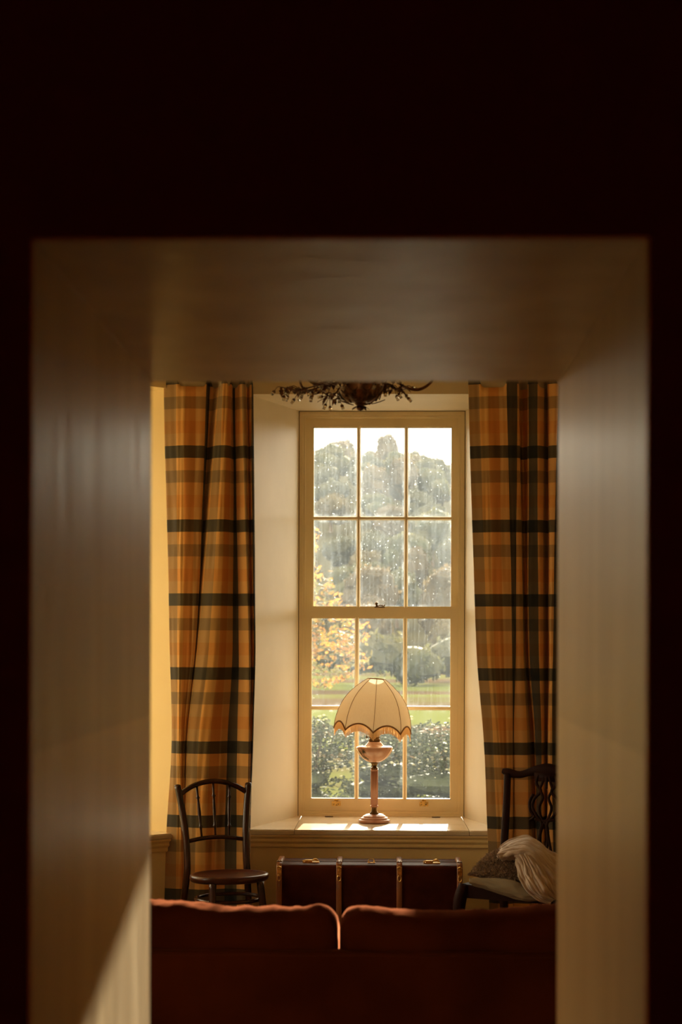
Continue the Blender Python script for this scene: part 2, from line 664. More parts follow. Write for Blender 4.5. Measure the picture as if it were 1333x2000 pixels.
# ------------------------------------------------------------------ windows (local: x across, y outwards, z up)
def make_window(name):
    root = bpy.data.objects.new(name, None)
    COL.objects.link(root)
    root['kind'] = 'structure'
    S = 360.0
    X = lambda px: (px - 745.5) / S          # centred
    Z = lambda py: H - (py - HOR) / S
    W = .4485
    # fixed box frame
    bm = bmesh.new()
    for s in (-1, 1):
        a, b_ = sorted((s * (W - .003), s * (W - .022)))
        box(bm, a, b_, 0.0, .16, ZS, ZT - .003)
        a, b_ = sorted((s * (W - .021), s * (W - .036)))
        box(bm, a, b_, 0.012, .022, ZS + .026, ZT - .036)
        a, b_ = sorted((s * (W - .021), s * (W - .03)))
        box(bm, a, b_, 0.022, .16, ZS + .02, ZT - .02)
    box(bm, -W + .022, W - .022, 0.0, .16, ZT - .022, ZT - .003)
    box(bm, -W + .0215, W - .0215, 0.012, .022, ZT - .036, ZT - .0215)
    box(bm, -W + .022, W - .022, 0.0, .16, ZS, ZS + .014)
    box(bm, -W + .022, W - .022, 0.012, .020, ZS + .014, ZS + .026)
    fr = link('window_frame', bm, M_frame, root)
    bm = bmesh.new()
    for s in (-1, 1):
        a, b_ = sorted((s * (W - .003), s * (W + .002)))
        box(bm, a, b_, 0.004, .10, ZS, ZT)
    box(bm, -W, W, .004, .1, ZT - .003, ZT + .001)
    link('frame_gap', bm, M_black, root)

    def sash(nm, y0, xl, xr, zb, zt, gl, gr, gb, gt, vb, hb):
        """outer xl..xr zb..zt; glass area gl..gr gb..gt; bars"""
        bm = bmesh.new()
        y1 = y0 + .040
        box(bm, xl, gl, y0, y1, zb, zt)
        box(bm, gr, xr, y0, y1, zb, zt)
        box(bm, gl, gr, y0, y1, zb, gb)
        box(bm, gl, gr, y0, y1, gt, zt)
        # moulded inner lip
        lp = .005
        for a, b_ in ((gl, gl + lp), (gr - lp, gr)):
            box(bm, a, b_, y0 + .008, y1 - .012, gb, gt)
        for a, b_ in ((gb, gb + lp), (gt - lp, gt)):
            box(bm, gl, gr, y0 + .008, y1 - .012, a, b_)
        sh = link(nm, bm, M_frame, root)
        for (a, b_) in vb:
            bm = bmesh.new()
            c = (a + b_) / 2
            pr = [(a, y0 + .012), (a, y0 + .028), (c - .004, y0 + .037), (c + .004, y0 + .037), (b_, y0 + .028), (b_, y0 + .012), (c + .005, y0 + .001), (c - .005, y0 + .001)]
            prism(bm, pr, gb, gt)
            link('glazing_bar', bm, M_frame, sh)
        for (a, b_) in hb:
            bm = bmesh.new()
            c = (a + b_) / 2
            vv = [(y0 + .012, a), (y0 + .028, a), (y0 + .037, c - .004), (y0 + .037, c + .004), (y0 + .028, b_), (y0 + .012, b_), (y0 + .002, c + .005), (y0 + .002, c - .005)]
            A = [bm.verts.new((gl, p[0], p[1])) for p in vv]
            B = [bm.verts.new((gr, p[0], p[1])) for p in vv]
            fs = [bm.faces.new(A), bm.faces.new(B)]
            for i in range(8):
                fs.append(bm.faces.new((A[i], A[(i + 1) % 8], B[(i + 1) % 8], B[i])))
            bmesh.ops.recalc_face_normals(bm, faces=fs)
            link('glazing_bar', bm, M_frame, sh)
        xs = [gl] + [q for v_ in vb for q in v_] + [gr]
        zs = [gb] + [q for v_ in sorted(hb) for q in v_] + [gt]
        for i in range(0, len(xs), 2):
            for j in range(0, len(zs), 2):
                bm = bmesh.new()
                box(bm, xs[i] - .003, xs[i + 1] + .003, y0 + .021, y0 + .0225, zs[j] - .003, zs[j + 1] + .003)
                link('pane', bm, M_glass, sh)
        return sh

    # upper sash (outside), lower sash (inside)
    sash('upper_sash', .066, -W + .031, W - .031, Z(1203), ZT - .024, X(610.5), X(883), Z(1186), Z(833),
         [(X(696), X(704)), (X(789), X(797))], [(Z(1015), Z(1008))])
    lo = sash('lower_sash', .023, -W + .030, W - .030, ZS + .015, Z(1187), X(608), X(881.5), Z(1560), Z(1206),
              [(X(693.5), X(702)), (X(787.5), X(796))], [(Z(1386), Z(1378))])
    # brass lifts on the bottom rail
    for px in (658.5, 829):
        bm = bmesh.new()
        x = X(px)
        z0 = Z(1572.5)
        box(bm, x - .024, x + .024, .018, .0232, z0, z0 + .024)
        box(bm, x - .011, x + .011, .012, .0232, z0 + .022, z0 + .036)
        tube(bm, [(x - .011, .010, z0 + .034), (x + .011, .010, z0 + .034)], .0065, 10)
        for k in (-.016, .016):
            tube(bm, [(x + k, .0155, z0 + .012), (x + k, .019, z0 + .012)], .004, 8)
        link('sash_lift', bm, M_brass, lo)
        bm = bmesh.new()
        for k in (-.014, .012):
            tube(bm, [(x + k, .0176, z0 + .010), (x + k, .0172, z0 + .010)], .0042, 8)
        link('lift_screws', bm, M_black, lo)
    # fitch catch on the meeting rail
    bm = bmesh.new()
    x = X(736)
    z0 = Z(1187)
    box(bm, x - .012, x + .045, .034, .060, z0, z0 + .006)
    tube(bm, [(x, .045, z0 + .004), (x, .045, z0 + .016)], .006, 10)
    lathe(bm, [(.002, -.009), (.008, -.005), (.009, 0), (.008, .005), (.002, .009)], 12, Matrix.Translation((x - .001, .045, z0 + .023)))
    tube(bm, [(x + .005, .046, z0 + .010), (x + .02, .05, z0 + .012), (x + .04, .05, z0 + .009)], [.004, .003, .003], 8)
    for k in (.018, .03, .042):
        lathe(bm, [(.001, -.005), (.004, -.002), (.004, .002), (.001, .005)], 8, Matrix.Translation((x + k, .048, z0 + .013)))
    link('sash_catch', bm, M_darkbrass, root)
    return root


w1 = make_window('window_1')
w1.location = (-.0125, 9.2, 0)
c2 = Lb + W2 * .4485
w2 = copy_tree(w1)
w2.name = 'window_2'
w2.location = (c2.x, c2.y, 0)
w2.rotation_euler = (0, 0, math.atan2(.669, .743))


w3 = copy_tree(w1)  # added out of view to light the right curtain and throw
w3.name = 'unseen_fill_window'
w3.location = (-2.80, (WY0 + WY1) / 2, 0)
w3.rotation_euler = (0, 0, radians(90))

# ------------------------------------------------------------------ window boards (sills) and mouldings
def xf(o_, rz, x, y):
    c, s = cos(rz), sin(rz)
    return (o_[0] + x * c - y * s, o_[1] + x * s + y * c)


def make_sill(name, base, rz, xl, xr, bl, br, depth):
    """local: x along wall, y=0 wall face (outwards +). board from -0.03 to depth"""
    root = bpy.data.objects.new(name, None)
    COL.objects.link(root)
    root['kind'] = 'structure'
    root.location = (base[0], base[1], 0)
    root.rotation_euler = (0, 0, rz)
    t = .028
    y0 = -.035
    g = .0012
    jl0, jl1 = xl + .245, bl + .02          # mitre joints run from the front to the window
    jr0, jr1 = xr - .17, br - .015
    for pts in ([(xl - .0, y0), (jl0 - g, y0), (jl1 - g, depth), (bl, depth), (xl, 0)],
                [(jl0 + g, y0), (jr0 - g, y0), (jr1 - g, depth), (jl1 + g, depth)],
                [(jr0 + g, y0), (xr, y0), (xr, 0), (br, depth), (jr1 + g, depth)]):
        bm = bmesh.new()
        prism(bm, pts, ZS - t, ZS)
        bmesh.ops.bevel(bm, geom=[e for e in bm.edges if abs(e.verts[0].co.y - y0) < 1e-4 and abs(e.verts[1].co.y - y0) < 1e-4 and abs(e.verts[0].co.z - e.verts[1].co.z) < 1e-5],
                        offset=.006, segments=3, affect='EDGES')
        link('sill_board', bm, M_sill, root)
    # two small brass pivot plates let into the board by the window
    for fx in (.19, .83):
        x = bl + (br - bl) * fx
        bm = bmesh.new()
        box(bm, x - .022, x + .022, depth - .05, depth - .035, ZS, ZS + .0018)
        tube(bm, [(x - .022, depth - .0425, ZS + .003), (x + .022, depth - .0425, ZS + .003)], .003, 8)
        link('pivot_plate', bm, M_darkbrass, root)
    # bed moulding under the nosing
    bm = bmesh.new()
    z = ZS - t
    prof = [(0, z), (.030, z), (.030, z - .008), (.024, z - .012), (.020, z - .020), (.022, z - .026), (.022, z - .032),
            (.017, z - .038), (.013, z - .044), (.014, z - .050), (.014, z - .058), (.009, z - .064), (0, z - .066)]
    extrude_profile(bm, prof, (xl, 0, 0), (xr, 0, 0))
    link('moulding', bm, M_apron, root)
    return root


make_sill('trim_1', (0, YF - .004), 0, -.69, .60, -.461, .436, .634)
rz2 = math.atan2(.669, .743)
make_sill('trim_2', tuple(Lf), rz2, -1.42, 0, -1.213, -.316, .69 - .0)



# ------------------------------------------------------------------ plaid curtains
ROWS = (760, 1100, 1266, 1440, 1650, 1800)


def make_curtain(name, label, ctrl, Yc, top_fn, edge_col=None):
    """ctrl rows: (u, [px at rows 760,1266,1440,1650], depth_top, depth_bot)"""
    root = thing(name, label, 'curtain', (0, 0, 0))
    U = []
    sub = 8
    base = []
    for c in ctrl:
        base.append(c)
    # cloth parameter samples, smooth across
    n = len(base)
    zt, zb = 2.80, 0.012
    nz_ = 90
    keys = (760, 1266, 1440, 1650)
    rows = []
    us = [r[0] for r in base]
    samples = catmull([(us[i], 0, 0) for i in range(n)], sub)
    samples = [s.x for s in samples]
    bm = bmesh.new()
    grid = []
    prev = None
    for k in range(nz_ + 1):
        t = k / nz_
        z = zt + (zb - zt) * t
        py = HOR + (H - z) * F / Yc
        pts = []
        for i, (u, pxs, d0, d1) in enumerate(base):
            if py <= keys[0]:
                px = pxs[0]
            elif py >= keys[-1]:
                px = pxs[-1] + (pxs[-1] - pxs[-2]) * (py - keys[-1]) / (keys[-1] - keys[-2]) * .5
            else:
                for j in range(3):
                    if keys[j] <= py <= keys[j + 1]:
                        q = (py - keys[j]) / (keys[j + 1] - keys[j])
                        # cardinal blend for smooth hang
                        sl0 = (pxs[min(j + 1, 3)] - pxs[max(j - 1, 0)]) / (keys[min(j + 1, 3)] - keys[max(j - 1, 0)]) * (keys[j + 1] - keys[j])
                        sl1 = (pxs[min(j + 2, 3)] - pxs[j]) / (keys[min(j + 2, 3)] - keys[j]) * (keys[j + 1] - keys[j])
                        h00 = 2 * q ** 3 - 3 * q * q + 1
                        h10 = q ** 3 - 2 * q * q + q
                        h01 = -2 * q ** 3 + 3 * q * q
                        h11 = q ** 3 - q * q
                        px = h00 * pxs[j] + h10 * sl0 + h01 * pxs[j + 1] + h11 * sl1
            d = d0 + (d1 - d0) * t
            Yp = Yc + d
            pts.append((wx(px, Yp), Yp, 0))
        cr = catmull(pts, sub)
        row = []
        for i, p in enumerate(cr):
            u = samples[i]
            zz = z
            if k < 14:
                zz = z + (top_fn(u)) * (1 - k / 14.0)
            wob = .004 * noise.noise(Vector((u * .9, z * 1.1, Yc * 3))) + .0025 * noise.noise(Vector((u * 2.7, z * 3.0, 5)))
            row.append((p.x + wob, p.y + wob * 1.5, zz, u, z))
        grid.append(row)
    uvl = bm.loops.layers.uv.new('UVMap')
    V = [[bm.verts.new(q[:3]) for q in row] for row in grid]
    z0 = wz(1015, Yc)                 # a dark band starts here
    for k in range(nz_):
        for i in range(len(V[0]) - 1):
            f = bm.faces.new((V[k][i], V[k + 1][i], V[k + 1][i + 1], V[k][i + 1]))
            for lp, (a, b_) in zip(f.loops, ((k, i), (k + 1, i), (k + 1, i + 1), (k, i + 1))):
                q = grid[a][b_]
                lp[uvl].uv = (q[3] + 60, (z0 - q[2]) / .0603 + 60)
    o = link('curtain_cloth', bm, M_plaid, root, smooth=True)
    md = o.modifiers.new('thick', 'SOLIDIFY')
    md.thickness = .0025
    md.offset = 1
    # lining hangs just behind
    bm = bmesh.new()
    V = []
    for k in range(0, nz_ + 1, 2):
        V.append([bm.verts.new((grid[k][i][0], grid[k][i][1] + .010, grid[k][i][4] - .001 + (.055 if k == 0 else 0))) for i in range(6, len(grid[0]) - 6, 2)])
    for k in range(len(V) - 1):
        for i in range(len(V[0]) - 1):
            bm.faces.new((V[k][i], V[k + 1][i], V[k + 1][i + 1], V[k][i + 1]))
    link('curtain_lining', bm, M_lining, root, smooth=True)
    return root


def top_left(u):
    # pleat tabs rise to the rail, cloth sags between them
    h = 0
    for c in (2.6, 6.6, 9.2, 11.4, 14.2, 17.8):
        h = max(h, math.exp(-((u - c) / .45) ** 2))
    return -.006 + .075 * min(1, h * 1.6)


def top_right(u):
    h = 0
    for c in (2.5, 6.6, 12.4, 17.2):
        h = max(h, math.exp(-((u - c) / .5) ** 2))
    return -.012 + .078 * min(1, h * 1.5)


YCu = 8.34
left_ctrl = [
    (2.0, (319, 333, 337, 325), .030, .020),
    (3.0, (343, 348, 348, 346), .000, .000),
    (4.0, (361, 357, 354, 354), -.012, -.005),
    (5.0, (381, 374, 360, 359), -.006, .005),
    (6.0, (402, 382, 363, 361), .008, .010),
    (6.7, (405, 383, 364, 362), .070, .050),
    (7.4, (416, 381, 362, 360), .080, .060),
    (8.0, (427, 387, 368, 364), .010, .000),
    (9.0, (436, 409, 390, 383), -.022, -.020),
    (10.0, (444, 428, 412, 403), -.018, -.022),
    (11.0, (450, 441, 430, 422), .012, -.006),
    (12.0, (453, 454, 445, 441), .060, .012),
    (13.0, (459, 466, 464, 464), .050, .005),
    (14.0, (470, 486, 486, 486), -.004, -.012),
    (15.0, (479, 489, 489, 489), .012, .010),
    (16.0, (482, 490, 489, 488), .045, .040),
    (17.0, (487, 493, 491, 488), .030, .030),
    (18.0, (491, 496, 493, 488), .012, .012),
    (18.7, (494, 498, 495, 489), .020, .020)]
right_ctrl = [
    (2.0, (914, 932, 946, 955), .030, .020),
    (3.0, (935, 953, 965, 973), .010, -.004),
    (4.0, (953, 966, 977, 985), -.004, -.014),
    (5.0, (973, 984, 990, 995), -.010, -.010),
    (6.0, (989, 1001, 1002, 1003), -.016, .000),
    (7.0, (1009, 1009, 1005, 1004), -.010, .012),
    (8.0, (1012, 1022, 1030, 1034), .012, -.010),
    (9.0, (1010, 1026, 1037, 1042), .060, .030),
    (10.0, (1020, 1030, 1042, 1048), .080, .050),
    (11.0, (1030, 1033, 1045, 1050), .050, .045),
    (12.0, (1032, 1035, 1047, 1052), .010, .020),
    (13.0, (1049, 1052, 1058, 1060), -.005, .005),
    (14.0, (1060, 1061, 1063, 1064), .020, .020),
    (15.0, (1066, 1068, 1068, 1068), .055, .050),
    (16.0, (1070, 1072, 1071, 1071), .060, .055),
    (17.0, (1072, 1074, 1073, 1073), .005, .005),
    (18.0, (1090, 1080, 1079, 1082), -.015, -.015),
    (19.0, (1106, 1096, 1094, 1098), .010, .010),
    (20.0, (1120, 1108, 1106, 1110), .03, .03)]
make_curtain('plaid_curtain', 'long tan, rust and black plaid curtain left of the window, behind the bentwood chair', left_ctrl, YCu, top_left)
make_curtain('plaid_curtain', 'long tan, rust and black plaid curtain right of the window, behind the carved chair', right_ctrl, YCu, top_right)
# poles above, hidden by the doorway lintel
for sx, side in ((-1, 'left'), (1, 'right')):
    r = thing('curtain_rail', 'short curtain rail carrying the plaid curtain %s of the window' % side, 'rail', (0, 0, 0))
    x0, x1 = (wx(315, 8.4), wx(497, 8.4)) if sx < 0 else (wx(912, 8.4), wx(1125, 8.4))
    bm = bmesh.new()
    box(bm, x0, x1, YCu + .02, YCu + .035, 2.875, 2.90)
    link('rail', bm, M_darkbrass, r)
    for f_ in (.1, .9):
        bm = bmesh.new()
        box(bm, x0 + (x1 - x0) * f_ - .01, x0 + (x1 - x0) * f_ + .01, YCu + .03, YF, 2.88, 2.895)
        link('bracket', bm, M_darkbrass, r)

# ------------------------------------------------------------------ oil lamp with scalloped shade
M_shade = mat('shade_cloth', (0.76, 0.66, 0.50), 0.8, trans=.45, noise_=((200, 200, 30), (0.73, 0.63, 0.47), .35, .7, 2))
M_braid = mat('shade_braid', (0.30, 0.15, 0.055), .8)
M_fringe = mat('shade_fringe', (0.95, 0.78, 0.54), .5, trans=.6)
M_porc = mat('blush_porcelain', (0.72, 0.42, 0.28), .18, noise_=((40, 40, 12), (0.66, 0.38, 0.26), .35, .7, 3), coat=.6, trans=.12)
M_pink = mat('pink_marble', (0.60, 0.30, 0.20), .25, noise_=((20, 20, 9), (0.46, 0.20, 0.13), .35, .7, 4), coat=.4)
M_leafpaint = mat('leaf_paint', (0.05, 0.06, 0.02), .5)
YL = 8.90
LX = wx(732.5, YL)
lamp = thing('table_lamp', 'converted oil lamp with scalloped cream fringed shade standing on the window sill', 'lamp', (LX, YL, ZS), .0)
SL = F / YL
bm = bmesh.new()
lathe(bm, [(.001, .001), (.080, .001), (.083, .004), (.083, .013), (.080, .016), (.073, .018), (.073, .023), (.069, .027), (.062, .029), (.061, .033),
           (.056, .037), (.050, .039), (.046, .0425), (.036, .044), (.001, .044)], 48)
link('base', bm, M_pink, lamp, True)
bm = bmesh.new()
lathe(bm, [(.001, .0435), (.025, .0435), (.024, .049), (.017, .057), (.0135, .067), (.0125, .076), (.016, .079), (.016, .081), (.001, .081)], 32)
link('lower_collar', bm, M_darkbrass, lamp, True)
bm = bmesh.new()
lathe(bm, [(.001, .081), (.020, .081), (.022, .084), (.020, .087), (.0188, .089), (.0188, .092)], 32)
lathe(bm, [(.0185, .092), (.0185, .268)], 72, rmod=lambda a, z: 1 + .055 * cos(a * 18))
lathe(bm, [(.0188, .268), (.0188, .271), (.020, .274), (.020, .278), (.001, .278)], 32)
link('fluted_column', bm, M_pink, lamp, True)
bm = bmesh.new()
lathe(bm, [(.001, .278), (.017, .278), (.021, .281), (.021, .284), (.015, .286), (.0125, .291), (.0135, .300), (.019, .309), (.026, .314), (.001, .315)], 32)
link('upper_collar', bm, M_darkbrass, lamp, True)


def bowl_r(z):
    P = [(.020, .313), (.040, .319), (.062, .333), (.080, .352), (.091, .372), (.096, .388)]
    for (r0, z0), (r1, z1) in zip(P, P[1:]):
        if z0 <= z <= z1:
            return r0 + (r1 - r0) * (z - z0) / (z1 - z0)
    return .096


bm = bmesh.new()
lathe(bm, [(.001, .313), (.020, .313), (.040, .319), (.062, .333), (.080, .352), (.091, .372), (.096, .388), (.095, .393), (.088, .397), (.070, .397),
           (.056, .399), (.046, .405), (.038, .415), (.032, .421), (.001, .422)], 48, rmod=lambda a, z: 1 + (.012 * cos(a * 24) if z < .39 else 0))
link('reservoir', bm, M_porc, lamp, True)
# painted sprig on the bowl
bm = bmesh.new()


def bowl_pt(ang, z, off=.0012):
    r = bowl_r(z) * 1.012 + off
    return Vector((r * cos(ang), r * sin(ang), z))


for (a0, zc, n_, ln) in ((-127, .374, 7, .017), (-143, .366, 6, .015), (-128, .340, 4, .010), (-139, .343, 3, .010), (-121, .334, 3, .010)):
    for k in range(n_):
        th = 2 * pi * k / n_ + .3
        c0 = radians(a0)
        l_ = ln * (.7 + .5 * ((k * 37) % 5) / 5)
        pts = []
        for s_, wd in ((0, .0006), (.5, .0022), (1, .0004)):
            a1 = c0 + cos(th) * l_ * s_ / .08
            z1 = zc + sin(th) * l_ * s_
            na, nz2 = -sin(th) * wd, cos(th) * wd
            pts.append((bowl_pt(a1 + na / .08, z1 + nz2), bowl_pt(a1 - na / .08, z1 - nz2)))
        for (p, q), (p2, q2) in zip(pts, pts[1:]):
            bm.faces.new([bm.verts.new(x) for x in (p, q, q2, p2)])
tube(bm, [bowl_pt(radians(-127), .370), bowl_pt(radians(-131), .354), bowl_pt(radians(-129), .340), bowl_pt(radians(-123), .330)], .0009, 5, 4)
tube(bm, [bowl_pt(radians(-143), .366), bowl_pt(radians(-139), .350), bowl_pt(radians(-134), .338)], .0009, 5, 4)
link('painted_sprig', bm, M_leafpaint, lamp)
bm = bmesh.new()
lathe(bm, [(.001, .421), (.030, .421), (.031, .424), (.031, .434), (.027, .436), (.024, .440), (.029, .444), (.029, .447), (.023, .450), (.026, .455), (.029, .459),
           (.026, .464), (.022, .468), (.026, .474), (.027, .480), (.018, .486), (.014, .52), (.001, .52)], 32)
tube(bm, [(-.02, -.01, .446), (-.040, -.015, .446)], .002, 8)
burner = link('burner', bm, M_darkbrass, lamp, True)
bm = bmesh.new()
tube(bm, [(-.038, -.015, .446), (-.043, -.0155, .446)], .009, 14)
link('wick_knob', bm, M_darkbrass, burner)

# shade, tilted to the right
SH0 = (1606 - 1428) / SL      # height of rib points
tilt = Matrix.Translation((-.012, 0, .47)) @ Matrix.Rotation(radians(4.6), 4, 'Y') @ Matrix.Translation((0, 0, -.47))
sh_prof = [(0, .199), (.06, .200), (.14, .199), (.25, .194), (.38, .184), (.5, .171), (.62, .153), (.74, .128), (.85, .096), (.93, .070), (1, .044)]
z_pt, z_top = .478, .750


def sh_r(t):
    for (t0, r0), (t1, r1) in zip(sh_prof, sh_prof[1:]):
        if t0 <= t <= t1:
            return r0 + (r1 - r0) * (t - t0) / (t1 - t0)
    return sh_prof[-1][1]


def sh_pt(a, t, off=0.0):
    """a in units of panels (8); scalloped at the bottom"""
    f_ = a - math.floor(a)
    arch = .040 * (1 - (2 * f_ - 1) ** 2) ** .9
    zb = z_pt + arch
    z = zb + (z_top - zb) * t
    tt = (z - z_pt) / (z_top - z_pt)
    ang = (a + 0.0) * pi / 4 - pi / 2 + radians(1.5)
    half = pi / 8
    d = (f_ - .5) * pi / 4
    flat = cos(half) / cos(d)
    r = sh_r(max(0, min(1, tt))) * (flat * .75 + .25) + off
    return Vector((r * cos(ang), r * sin(ang), z))


NA, NT = 96, 22
bm = bmesh.new()
V = [[bm.verts.new(tilt @ sh_pt(i * 8 / NA, (j / NT))) for i in range(NA)] for j in range(NT + 1)]
for j in range(NT):
    for i in range(NA):
        bm.faces.new((V[j][i], V[j][(i + 1) % NA], V[j + 1][(i + 1) % NA], V[j + 1][i]))
shade = link('lampshade', bm, M_shade, lamp, True)
for k in range(8):
    bm = bmesh.new()
    tube(bm, [tilt @ sh_pt(k + 1e-6, t / 20.0, .0008) for t in range(21)], .0014, 6)
    link('shade_rib', bm, M_braid, shade)
bm = bmesh.new()
tube(bm, [tilt @ sh_pt(i * 8 / 96 + 1e-6, 1, .001) for i in range(96)], .0022, 6, closed=True)
link('top_ring', bm, M_braid, shade)
bm = bmesh.new()
tube(bm, [tilt @ sh_pt(i * 8 / 192 + 1e-6, 0, .0015) for i in range(192)], .0042, 8, closed=True)
link('braid_trim', bm, M_braid, shade)
bm = bmesh.new()
rnd = random.Random(5)
NF = 480
for i in range(NF):
    a = i * 8 / NF
    p = tilt @ sh_pt(a, 0, 0)
    q = tilt @ sh_pt(a + .012, 0, 0)
    ln = .040 + rnd.uniform(-.002, .002)
    d = (q - p).normalized()
    wd = .00095
    jx = Vector((rnd.uniform(-.001, .001), rnd.uniform(-.002, .002), 0))
    a0, a1 = p - d * wd, p + d * wd
    b0, b1 = a0 + jx + Vector((0, 0, -ln)), a1 + jx + Vector((0, 0, -ln))
    nrm = d.cross(Vector((0, 0, 1))).normalized() * .0008
    vv = [bm.verts.new(x) for x in (a0 - nrm, a1 - nrm, b1 - nrm, b0 - nrm, a0 + nrm, a1 + nrm, b1 + nrm, b0 + nrm)]
    for f_ in ((0, 1, 2, 3), (4, 7, 6, 5), (0, 3, 7, 4), (1, 5, 6, 2), (3, 2, 6, 7)):
        bm.faces.new([vv[x] for x in f_])
fo = link('fringe', bm, M_fringe, shade)
fo['kind'] = 'stuff'
bm = bmesh.new()
for k in range(4):
    a = k * 2 + .0001
    tube(bm, [tilt @ sh_pt(a, .985, -.003), tilt @ Vector((0, 0, z_top - .015))], .0015, 6)
tube(bm, [(0, 0, .51), tilt @ Vector((0, 0, z_top - .012))], .003, 8)
link('shade_carrier', bm, M_darkbrass, lamp)

# ------------------------------------------------------------------ bentwood chair
YB = 7.97
cx = wx(444, YB)
bc = thing('bentwood_chair', 'dark bentwood chair with three turned spindles and oval seat, under the left curtain', 'chair', (cx + .012, YB, 0), radians(23))
# local: -y is the front, +y the back, x to the right
ZSe = .462
bm = bmesh.new()
E = lambda a, z: 1.0
lathe(bm, [(.001, ZSe - .034), (.176, ZSe - .034), (.186, ZSe - .028), (.190, ZSe - .016), (.188, ZSe - .004), (.180, ZSe), (.170, ZSe), (.165, ZSe - .004), (.001, ZSe - .006)], 56)
for v_ in bm.verts:
    v_.co.y *= .80
    v_.co.x *= 1.0 - .10 * (v_.co.y > 0) * (v_.co.y / .19)
link('seat', bm, M_seatwood, bc, True)
for s in (-1, 1):
    bm = bmesh.new()
    # back post and rear leg in one bent piece
    tube(bm, [(s * .185, .250, .002), (s * .172, .215, .2), (s * .152, .185, .42), (s * .148, .188, .50), (s * .150, .205, .62), (s * .162, .228, .74), (s * .178, .250, .855)],
         [.0135, .015, .017, .017, .0165, .0165, .0165], 14, 6)
    lathe(bm, [(.0165, 0), (.017, .004), (.012, .009), (.002, .011)], 14, Matrix.Translation((s * .1785, .251, .853)))
    link('back_post', bm, M_teak, bc, True)
    bm = bmesh.new()
    tube(bm, [(s * .115, -.115, ZSe - .03), (s * .128, -.140, .25), (s * .150, -.170, .002)], [.0175, .0165, .0125], 14, 6)
    link('leg', bm, M_teak, bc, True)
bm = bmesh.new()
tube(bm, [(-.168, .243, .815), (-.12, .250, .845), (-.06, .256, .866), (0, .258, .873), (.06, .256, .866), (.12, .250, .845), (.168, .243, .815)], .0125, 12, 6)
link('crest_rail', bm, M_teak, bc, True)
bm = bmesh.new()
tube(bm, [(-.150, .203, .592), (-.075, .212, .604), (0, .215, .608), (.075, .212, .604), (.150, .203, .592)], .0105, 12, 6)
link('lower_rail', bm, M_teak, bc, True)
for xb, xt in ((-.068, -.082), (0, 0), (.068, .082)):
    bm = bmesh.new()
    p0 = Vector((xb, .213, .604))
    p1 = Vector((xt, .254, .862 - abs(xt) * .12))
    prof = [(0, .0055), (.15, .0055), (.20, .0062), (.225, .011), (.25, .0062), (.30, .0065), (.5, .0088), (.7, .0065), (.75, .006), (.775, .011), (.80, .006), (.85, .0055), (1, .0055)]
    tube(bm, [p0.lerp(p1, t) for t, r in prof], [r for t, r in prof], 12)
    link('spindle', bm, M_teak, bc, True)
bm = bmesh.new()
tube(bm, [(.155 * cos(a * pi / 24), .165 * sin(a * pi / 24) * .85 + .005, .345) for a in range(48)], .0095, 10, closed=True)
link('ring_stretcher', bm, M_teak, bc, True)

# ------------------------------------------------------------------ banded trunk
M_trunk = mat('trunk_canvas', (0.075, 0.014, 0.005), .5, noise_=((14, 14, 14), (0.040, 0.007, 0.003), .35, .7, 6), spec=.08, bump=((400, 400, 400), .12, .0008))
M_slat = mat('trunk_slat', (0.33, 0.12, 0.035), .35, noise_=((30, 30, 5), (0.20, 0.065, 0.02), .35, .7, 4), coat=.3)
TY0, TY1 = 8.12, 8.38
TZ = wz(1689, TY0)
tx0, tx1 = wx(541, TY0), wx(905, TY0)
tr = thing('cabin_trunk', 'dark red cabin trunk with four wooden bands standing under the window sill', 'trunk', ((tx0 + tx1) / 2, (TY0 + TY1) / 2, 0))
hw, hd = (tx1 - tx0) / 2, (TY1 - TY0) / 2
bm = bmesh.new()
soft_box(bm, (0, 0, TZ / 2), (hw - .006, hd, TZ / 2 - .0005), .022, (10, 4, 6))
link('trunk_body', bm, M_trunk, tr, True)
bm = bmesh.new()
soft_box(bm, (0, -hd * .08, TZ - .001), (hw - .004, .0035, .004), .003, (6, 2, 2))
link('lid_seam', bm, mat('seam_metal', (0.10, 0.05, 0.02), .5, .5), tr, True)
Ms_clip = M_brass
